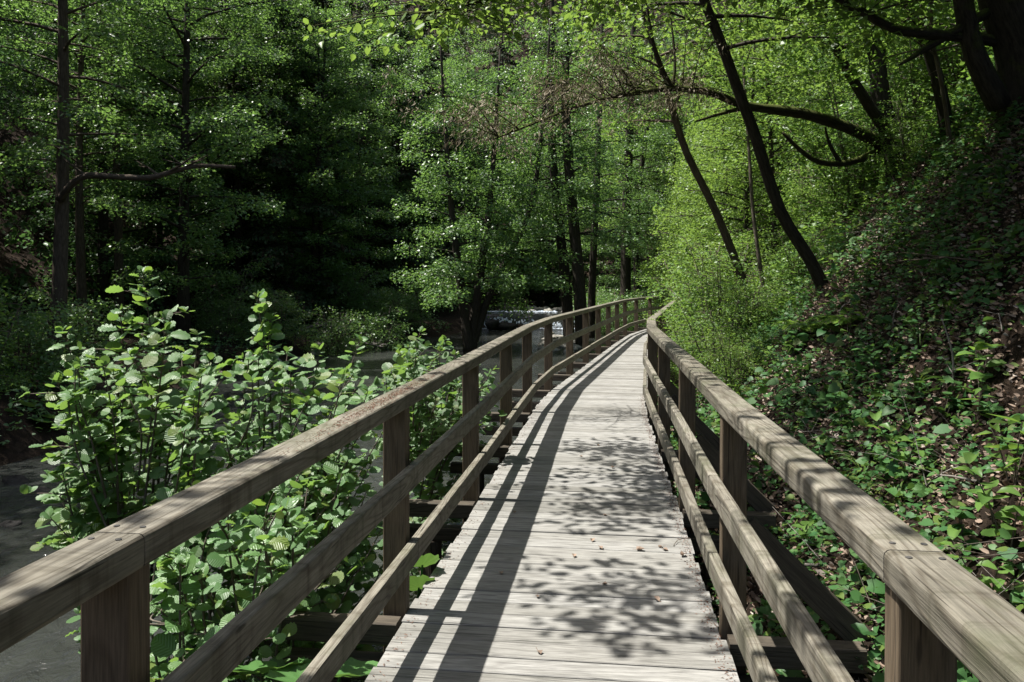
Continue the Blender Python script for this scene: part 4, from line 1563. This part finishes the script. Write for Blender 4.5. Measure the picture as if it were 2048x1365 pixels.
# butterbur: big round leaves on stalks
def butterbur(loc, leaves, label, group=None):
    b = Vector(loc)
    root = empty('butterbur_plant', b)
    tag(root, label, 'plant', group)
    mb = MB()
    for (c, rad, tilt, az) in leaves:
        c = Vector(c) - b
        st = MB()
        tube(st, smooth_path([Vector((c.x * .2, c.y * .2, -.1)), c * .6 + Vector((0, 0, .08)), c], 4), [.009] * 8 + [.006], 6, cap=False)
        st.build('stalk', L_BUTTER, root, smooth=True)
        n = 40
        vs, fs = [c], []
        rings = (.35, .7, 1.0)
        tx, ty = math.cos(az), math.sin(az)
        for rg_ in rings:
            for k in range(n):
                a = 2 * math.pi * k / n
                notch = .16 + .84 * min(1, abs(((a + math.pi) % (2 * math.pi)) - math.pi) / .55) if True else 1
                notch = .2 + .8 * min(1, (math.pi - abs(a - math.pi)) / .5)
                rr_ = rad * rg_ * (1 - (1 - notch) * rg_) * (1 + (.06 * math.sin(a * 9) + .03 * math.sin(a * 23)) * (rg_ == 1.0))
                lx, ly = rr_ * math.cos(a), rr_ * math.sin(a)
                lz = .22 * rr_ * rr_ / rad - .03 * rad * math.cos(a * 9) * rg_
                X_ = lx * tx - ly * ty
                Y_ = lx * ty + ly * tx
                vs.append(c + Vector((X_, Y_, lz + X_ * tilt[0] + Y_ * tilt[1])))
        for k in range(n):
            fs.append((0, 1 + k, 1 + (k + 1) % n))
            for q in (0, 1):
                fs.append((1 + q * n + k, 1 + (q + 1) * n + k, 1 + (q + 1) * n + (k + 1) % n, 1 + q * n + (k + 1) % n))
        lfm = MB()
        lfm.add(vs, fs)
        lfm.build('leaf', L_BUTTER, root, smooth=True)


def ground_under(v, dz=-.02):
    return (v.x, v.y, hgt(v.x, v.y) + dz)


c1, c2, c3 = P(535, 1345, 3.5), P(680, 1350, 3.55), P(600, 1362, 3.3)
butterbur(ground_under(P(600, 1362, 3.5)), [(c1, .17, (.1, -.35), 1.2), (c2, .19, (-.1, -.3), 2.0), (c3, .14, (0, -.2), 4.0), (P(740, 1335, 3.9), .13, (0, -.4), .5)], 'big leaved butterbur below the nearest span of the stream railing', 'butterbur plants')
butterbur(ground_under(P(815, 1130, 4.7)), [(P(845, 1130, 4.62), .10, (.2, -.7), 2.2), (P(838, 1175, 4.5), .10, (.1, -.8), 1.4)], 'butterbur with two leaves rising beside the deck edge behind the second post', 'butterbur plants')
lv_ = []
for i in range(12):
    Y_ = rnd.uniform(12.2, 13.6)
    lv_.append((P(rnd.uniform(0, 125), rnd.uniform(805, 880), Y_), rnd.uniform(.13, .24), (rnd.uniform(-.2, .2), rnd.uniform(-.5, -.1)), rnd.uniform(0, 6)))
butterbur(ground_under(P(60, 870, 13)), lv_, 'clump of shaded butterbur leaves on the far bank at the left edge', 'butterbur plants')

# ------------------------------------------------------------------ logs, stones, weir
M_ROCK = plainmat('wet_rock', (0.012, 0.011, 0.010), (0.04, 0.037, 0.032), 9, .75, 1.0, .06)
M_PALE = plainmat('pale_stone', (0.12, 0.115, 0.10), (0.3, 0.285, 0.25), 5, .8, .7, .03)
M_FOAM = plainmat('foam', (0.30, 0.36, 0.44), (0.6, 0.64, 0.7), 12, .5, .3, .02)


def rock(seed, sx, sy, sz):
    r = np.random.default_rng(seed)
    mb = MB()
    nu, nv = 14, 9
    vs, fs = [], []
    ph = r.uniform(0, 6, 8)
    for j in range(nv + 1):
        th = math.pi * j / nv
        for i in range(nu):
            a = 2 * math.pi * i / nu
            d = 1 + .16 * math.sin(2 * a + ph[0] + th) + .12 * math.sin(3 * a + ph[1] - 2 * th) + .1 * math.sin(5 * th + ph[2] + a) + .06 * math.sin(6 * a + 4 * th + ph[3])
            vs.append((sx * d * math.sin(th) * math.cos(a), sy * d * math.sin(th) * math.sin(a), sz * d * math.cos(th)))
    for j in range(nv):
        for i in range(nu):
            fs.append((j * nu + i, (j + 1) * nu + i, (j + 1) * nu + (i + 1) % nu, j * nu + (i + 1) % nu))
    mb.add(vs, fs)
    return mb


def put_rock(seed, loc, s, mat, label, group=None):
    o = rock(seed, *s).build('stone', mat, None, smooth=True)
    o.location = loc
    tag(o, label, 'stone', group)
    return o


for i, (px, py, s_, lab) in enumerate(((985, 650, (.45, .3, .28), 'dark wet stone under the middle of the little waterfall'), (1013, 655, (.5, .3, .26), 'dark wet stone in the foam right of the middle one'), (948, 655, (.4, .3, .3), 'dark wet stone at the left end of the waterfall'))):
    put_rock(500 + i, P(px, py, 42), s_, M_ROCK, lab, 'stones at the waterfall')
put_rock(510, P(1020, 622, 47), (.95, .7, .5), M_ROCK, 'big dark boulder with a bush on it above the waterfall')
for i in range(26):
    Y_ = rnd.uniform(45.5, 51)
    px = rnd.uniform(1055, 1160)
    put_rock(520 + i, (X_at(px, Y_), Y_, UP_WATER + rnd.uniform(-.02, .05)), (rnd.uniform(.12, .38), rnd.uniform(.1, .3), rnd.uniform(.07, .17)), M_PALE, 'pale sunlit stone of the gravel bar above the waterfall', 'stones of the gravel bar')
for i in range(22):
    Y_ = rnd.uniform(27, 39)
    px = rnd.uniform(1085, 1175)
    x_ = min(X_at(px, Y_), float(left_x(Y_)) - .5)
    put_rock(560 + i, (x_, Y_, max(hgt(x_, Y_), WATER) + .02), (rnd.uniform(.12, .3), rnd.uniform(.1, .25), rnd.uniform(.08, .16)), M_PALE, 'pale stone at the foot of the alder trunks by the water', 'stones by the alder trunks')
for i in range(14):
    Y_ = rnd.uniform(24, 31)
    x_ = float(np.interp(Y_, BKY, BKX)) + rnd.uniform(-.4, .5)
    put_rock(590 + i, (x_, Y_, max(hgt(x_, Y_), WATER) + .02), (rnd.uniform(.1, .3), rnd.uniform(.1, .25), rnd.uniform(.06, .14)), M_PALE, 'stone on the muddy spit of the far bank', 'stones of the spit')
for i, (px, py, s_) in enumerate(((30, 965, .13), (78, 985, .10), (20, 1050, .08))):
    Y_ = 2.58 * FPX / (py - HY)
    put_rock(610 + i, (X_at(px, Y_), Y_, WATER - .02), (s_ * 1.5, s_, s_ * .7), M_ROCK, ('dark stone breaking the water at the left edge, farthest of three', 'dark stone in the water nearest the outermost alder shoots', 'small dark stone in the water at the left edge, nearest of three')[i], 'stones in the stream')
# white water of the little fall
wl = Leaves()
r5 = np.random.default_rng(55)
n = 2600
xx = r5.uniform(-2.0, 5.5, n)
tt = r5.uniform(0, 1, n) ** .7
yy = WEIR_Y + .25 * np.sin(xx * 1.7) + .15 * np.sin(xx * 4.1) + .42 * (1 - tt) - .06 - .25 * (tt > .9) * r5.uniform(0, 1, n)
zz = waterz(xx, yy) + .03
k_ = (wob(xx, yy * .3, 4.0, 6, 4) + r5.normal(0, .5, n)) > .15 - .5 * (tt - .5)
dd = np.stack([r5.normal(0, .12, n), -np.ones(n) * .6, -.9 * np.ones(n) * (tt < .9)], -1)
wl.add(np.stack([xx, yy, zz], -1)[k_], dd[k_], (np.array([0, -.8, .5]) + r5.normal(0, .2, (n, 3)))[k_], r5.uniform(.05, .2, n)[k_])
n = 500
xx = r5.uniform(-2.2, 5.0, n)
yy = WEIR_Y - .1 - r5.uniform(0, 1, n) ** 2 * .9
wl.add(np.stack([xx, yy, np.full(n, WATER + .02)], -1), np.stack([np.ones(n), r5.normal(0, .3, n), np.zeros(n)], -1), np.array([0, -.15, 1.0]), r5.uniform(.04, .16, n))
xx = r5.uniform(-2.0, 2.5, 240)
yy = r5.uniform(45.2, 46.4, 240)
wl.add(np.stack([xx, yy, np.full(240, UP_WATER + .02)], -1), np.stack([np.ones(240), r5.normal(0, .2, 240), np.zeros(240)], -1), np.array([0, -.15, 1.0]), r5.uniform(.1, .3, 240))
fo = wl.build('foam', T_OVAL, M_FOAM)
tag(fo, 'white foam of the little waterfall across the stream', 'foam', kind='stuff')


def stick(name, label, pts, w, mat, cat='branch', group=None, subs=0, seed=0, k=4):
    rr = random.Random(seed)
    b = Vector(pts[0])
    mb = MB()
    q = smooth_path([Vector(p) - b for p in pts], k)
    tube(mb, q, list(np.linspace(w, w * .45, len(q))), 8, rough=.1)
    for i in range(subs):
        p = q[rr.randint(1, len(q) - 1)]
        L = rr.uniform(.25, .7) * (1 + w * 4)
        e = p + Vector((rr.uniform(-1, 1), rr.uniform(-1, 1), rr.uniform(-.1, .5))).normalized() * L
        m_ = p.lerp(e, .5) + Vector((rr.uniform(-.05, .05), rr.uniform(-.05, .05), rr.uniform(-.05, .05)))
        tube(mb, [p, m_, e], [w * .4, w * .28, w * .12], 5, cap=False)
        for j in range(2):
            e2 = m_ + Vector((rr.uniform(-1, 1), rr.uniform(-1, 1), rr.uniform(-.2, .5))).normalized() * L * .5
            tube(mb, [m_, e2], [w * .2, w * .08], 4, cap=False)
    o = mb.build(name, mat, None, smooth=True)
    o.location = b
    tag(o, label, cat, group)
    return o


def lift(px, py, dz=.03):
    h = hit(px, py)
    h.z += dz
    return h


stick('fallen_log', 'long fallen log lying along the shaded far bank at the left edge', [P(-60, 800, 15.2), P(60, 793, 15.4), P(140, 786, 15.8)], .12, B_BROWN, 'log')
stick('crooked_branch', 'bare crooked branch reaching right from the brown trunked tree', [P(120, 400, 17.5), P(140, 372, 17.3), P(172, 352, 17.2), P(230, 354, 17.2), P(300, 356, 17.3), P(350, 342, 17.4), P(400, 332, 17.4), P(470, 335, 17.5)], .085, B_BROWN, k=3, subs=5, seed=3)
stick('dead_branch', 'grey dead branch with bare twigs behind the nearest right post', [P(1610, 1130, 4.7), P(1665, 1137, 4.6), P(1700, 1180, 4.4), P(1730, 1235, 4.2)], .010, B_GREY, subs=7, seed=4)
stick('dead_branch', 'thicker dead branch under the grey twiggy one', [P(1680, 1190, 4.5), P(1720, 1215, 4.3), P(1790, 1260, 4.1)], .018, B_BROWN, subs=5, seed=5)
stick('dead_branch', 'thin dead stem rising from the slope above the hooped grass', [lift(1905, 790), lift(1905, 790) + Vector((0, 0, .25)), lift(1905, 790) + Vector((-.05, .05, .5))], .009, B_GREY, subs=2, seed=6)
stick('dead_branch', 'pale bare shoot arching over the dark upper slope', [lift(1742, 560), P(1722, 510, 9.8), P(1735, 480, 9.6), P(1770, 470, 9.3)], .008, B_GREY, subs=3, seed=7)
stick('fallen_branch', 'mossy fallen branch half buried in the sunlit dry leaves', [lift(1660, 910), lift(1700, 955), lift(1770, 1000, .02)], .02, B_MOSS, subs=2, seed=8)
stick('fallen_branch', 'dark fallen branch lying down the upper slope at the right edge', [lift(1970, 560), lift(2010, 500), lift(2045, 440)], .025, B_BROWN, subs=4, seed=9)
for i, (px, Y_) in enumerate(((600, 29.5), (640, 30), (690, 29), (730, 30.5))):
    a = P(px, 700, Y_)
    a.z = max(hgt(a.x, a.y), WATER) + .1
    stick('driftwood', ('bleached driftwood branch on the spit, leftmost', 'bleached driftwood branch in the middle of the spit', 'bleached driftwood branch at the right part of the spit', 'bleached driftwood branch reaching into the water off the spit')[i],
          [a, a + Vector((rnd.uniform(.4, .8), -.2, .25)), a + Vector((rnd.uniform(1.2, 1.8), -.4, .1))], .03, B_GREY, 'driftwood', 'driftwood on the spit', subs=10, seed=20 + i)

# ------------------------------------------------------------------ things lying on the deck
def deck_pt(px, py, z=.003):
    Y_ = (EYE - z) * FPX / (py - HY)
    return Vector((X_at(px, Y_), Y_, z))


def curled(seed):
    r = np.random.default_rng(seed)
    tv, tf = T_CURL
    v = tv * np.array([1, 1.3, 1.5]) + r.normal(0, .05, tv.shape)
    v[:, 2] -= v[:, 2].min()
    mb = MB()
    mb.add(v * .042 * r.uniform(.7, 1.25), tf)
    tube(mb, [v[0] * .042, v[0] * .042 + np.array([-.02, .004, .004])], .0012, 4)
    return mb


DL_ = [(1185, 1084), (1204, 1099), (1148, 1116), (1272, 1101), (1326, 1099), (1075, 1192), (1203, 1169), (1002, 1150), (1320, 1203), (1076, 1304), (1214, 1031), (1228, 935), (1198, 892), (1325, 1094), (1369, 1110), (1028, 1025), (1352, 1000), (1160, 913)]
SPEC = {9: 'orange brown curled leaf nearest the camera on the deck', 8: 'large pale brown curled leaf on the deck near the right edge', 0: 'reddish dry leaf on the deck in line with the second right post'}
for i, (px, py) in enumerate(DL_):
    o = curled(700 + i).build('dry_leaf', L_LITTER)
    o.location = deck_pt(px, py)
    o.rotation_euler = (0, 0, rnd.uniform(0, 6.28))
    tag(o, SPEC.get(i, 'small dry brown leaf lying on the sunlit planks'), 'dry leaf', 'dry leaves on the deck')
stick('twig', 'bent thin twig on the planks at the right edge of the deck', [deck_pt(1347, 1092, .006), deck_pt(1357, 1080, .012), deck_pt(1380, 1076, .008)], .0025, B_TWIG, 'twig')
# brown crumbs along the deck edges and on the left handrail
dl = Leaves()
r6 = np.random.default_rng(66)
n = 2600
yy = r6.uniform(2.5, 12, n)
w_ = np.array([deck_w(a) for a in yy])
xx = left_x(yy) + w_ - .02 - np.abs(r6.normal(0, .035, n)) - .004 * yy * 0
yy = yy - .13 * w_
dl.add(np.stack([xx, yy, np.full(n, .004)], -1), np.stack([r6.normal(0, 1, n), r6.normal(0, 1, n), np.zeros(n)], -1), np.array([0, 0, 1.0]) + r6.normal(0, .3, (n, 3)), r6.uniform(.006, .02, n))
n = 700
yy = r6.uniform(2.5, 12, n)
xx = left_x(yy) + .02 + np.abs(r6.normal(0, .04, n))
dl.add(np.stack([xx, yy, np.full(n, .004)], -1), np.stack([r6.normal(0, 1, n), r6.normal(0, 1, n), np.zeros(n)], -1), np.array([0, 0, 1.0]) + r6.normal(0, .3, (n, 3)), r6.uniform(.006, .02, n))
n = 2600
yy = r6.normal(3.9, .55, n)
xx = left_x(yy) - .05 + r6.normal(0, .022, n)
dl.add(np.stack([xx, yy, np.full(n, RAIL_TOP + .003)], -1), np.stack([r6.normal(0, 1, n), r6.normal(0, 1, n), np.zeros(n)], -1), np.array([0, 0, 1.0]) + r6.normal(0, .3, (n, 3)), r6.uniform(.004, .013, n))
M_CRUMB = leafmat('plant_crumbs', (0.09, 0.045, 0.03), (0.2, 0.11, 0.075), (.1, .05, .02), .1, .8, .1)
o = dl.build('plant_debris', T_LANCE, M_CRUMB)
tag(o, 'reddish brown crumbs of bud scales along the deck edges and handrail', 'plant debris', kind='stuff')
# sprigs growing through the gap at the right edge of the deck
for i, (px, py, h_) in enumerate(((1300, 775, .3), (1310, 800, .25), (1338, 900, .25), (1345, 925, .2), (1425, 1160, .22), (1440, 1205, .18))):
    mb, lv = leafy(800 + i, 8, h_, .05, T_OVAL)
    v = deck_pt(px, py, 0)
    v.x += .06
    v.z = -.12
    assemble('sprig', ('leafy sprig reaching over the deck edge at the bend', 'second sprig at the bend, just nearer than the one reaching over the deck', 'leafy sprig in the gap by the third right post', 'small sprig just nearer than the one by the third right post',
                       'bright sprig in the gap between deck and rail at the second right post', 'lowest bright sprig in the gap by the nearest planks')[i], 'plant', v, mb, lv, B_TWIG, L_GROUND, T_OVAL, tn='stem', cn='leaves', group='sprigs in the gap at the deck edge')

plant_tree('bush2', P(1020, 615, 47).x, 47.1, 'bush growing on the dark boulder above the waterfall', scale=.6, z=P(1020, 612, 47).z)

# ------------------------------------------------------------------ far hillsides: one mass of foliage
r7 = np.random.default_rng(77)


def mass(name, label, n, per, x0, x1, y0, y1, rad, hmax, size, mat, cond=None):
    cx, cy_ = r7.uniform(x0, x1, n), r7.uniform(y0, y1, n)
    if cond is not None:
        k = cond(cx, cy_)
        cx, cy_ = cx[k], cy_[k]
    n = len(cx)
    cz = height(cx, cy_) + r7.uniform(.1, 1, n) * hmax
    R_ = rad * r7.uniform(.5, 1.2, n)
    v = nrmz(r7.normal(0, 1, (n, per, 3))) * r7.uniform(0.2, 1, (n, per, 1)) ** .6 * R_[:, None, None] * np.array([1, 1, .55])
    p = (np.stack([cx, cy_, cz], -1)[:, None, :] + v).reshape(-1, 3)
    d = r7.normal(0, 1, p.shape)
    d[:, 2] -= .4
    nn_ = np.array([0, 0, 1.0]) + r7.normal(0, .8, p.shape)
    o_ = link(bpy.data.objects.new(name, leaf_mesh(name, p, d, nn_, size * r7.uniform(.5, 1.3, len(p)), T_DIAMOND, mat)))
    tag(o_, label, 'forest', kind='stuff')


mass('hillside_forest', 'dark wooded hillside closing the gorge behind the trees', 2600, 70, -70, 60, 72, 150, 2.4, 7, .42, L_SPRUCE)
mass('hillside_undergrowth', 'dark undergrowth on the wooded hillside left of the stream', 2600, 60, -60, -13, 6, 75, 1.1, 1.6, .2, L_DEEP, lambda x, y: x < np.interp(y, BKY, BKX) - 5.5)

# young plants scattered over the slope
SP = 'young plants scattered over the right slope'
protos = []
for i, (n_, h_, sz, T, lm_) in enumerate(SEED):
    mb, lv = leafy(900 + i, n_, h_, sz, T)
    protos.append(assemble('young_plant', 'young green plant growing among the ground cover of the right slope', 'plant', (0, 0, 0), mb, lv, B_TWIG, lm_, T, tn='stem', cn='leaves', group=SP))
r8 = np.random.default_rng(88)
px_, py_, pz_ = on_slope(150, 2.0, 11.5, .25, 6.0, r8)
for i in range(len(px_)):
    loc = (px_[i], py_[i], pz_[i])
    if i < 5:
        o = protos[i]
        o.location = loc
    else:
        o = copy_thing(protos[int(r8.integers(0, 5))], loc, r8.uniform(0, 6.28), r8.uniform(.6, 1.25))
x_, y_, z_ = on_slope(7000, -.5, 13, .1, 7.0, r8)
m_ = wob(x_, y_, 1.7, 6, 33) + r8.normal(0, .3, len(x_))
k_ = m_ > .1
x_, y_, z_, m_ = x_[k_], y_[k_], z_[k_], m_[k_]
aa = r8.uniform(0, 6.28, len(x_))
bl = link(bpy.data.objects.new('broad_leaf_cover', leaf_mesh('broad_leaf_cover', np.stack([x_, y_, z_ + .04 + r8.uniform(0, .28, len(x_))], -1), np.stack([np.cos(aa), np.sin(aa), r8.uniform(-.6, .1, len(x_))], -1),
     np.array([-.15, -.25, .8]) + r8.normal(0, .4, (len(x_), 3)), r8.uniform(.04, .105, len(x_)), T_HEART, L_GROUND)))
tag(bl, 'broader green leaves standing above the ground cover of the right slope', 'ground cover', kind='stuff')

for (px, py, k, s_) in ((1765, 300, 'bush3', .45), (1820, 320, 'bush', .4), (1700, 330, 'bush3', .5)):
    h_ = hit(px, py + 25)
    plant_tree(k, h_.x, h_.y, 'light green small leaved shrub on the slope right of the boardwalk', scale=s_, group=BS)
for i in range(12):
    Y = rnd.uniform(29, 46)
    x = float(np.interp(Y, BKY, BKX)) - rnd.uniform(.8, 5)
    plant_tree('bush2', x, Y, 'dim green shrub under the trees of the far bank', scale=rnd.uniform(.8, 1.4), group='shrubs under the trees of the far bank')
# twigs fallen on the slope
r4 = np.random.default_rng(44)
tx_, ty_, tz_ = on_slope(34, 2.2, 9.5, .15, 4.5, r4)
for i in range(len(tx_)):
    a = r4.uniform(0, 3.14)
    L = r4.uniform(.2, .6)
    p0 = Vector((tx_[i], ty_[i], tz_[i] + .03))
    p2 = Vector((tx_[i] + math.cos(a) * L * .5, ty_[i] + math.sin(a) * L, 0))
    p2.z = hgt(p2.x, p2.y) + .06
    p1 = p0.lerp(p2, .5) + Vector((r4.uniform(-.04, .04), r4.uniform(-.04, .04), .04))
    stick('fallen_twig', 'dry twig lying among the ground cover of the right slope', [p0, p1, p2], r4.uniform(.004, .009), B_GREY if i % 2 else B_TWIG, 'twig', 'dry twigs on the right slope', subs=3, seed=900 + i, k=3)
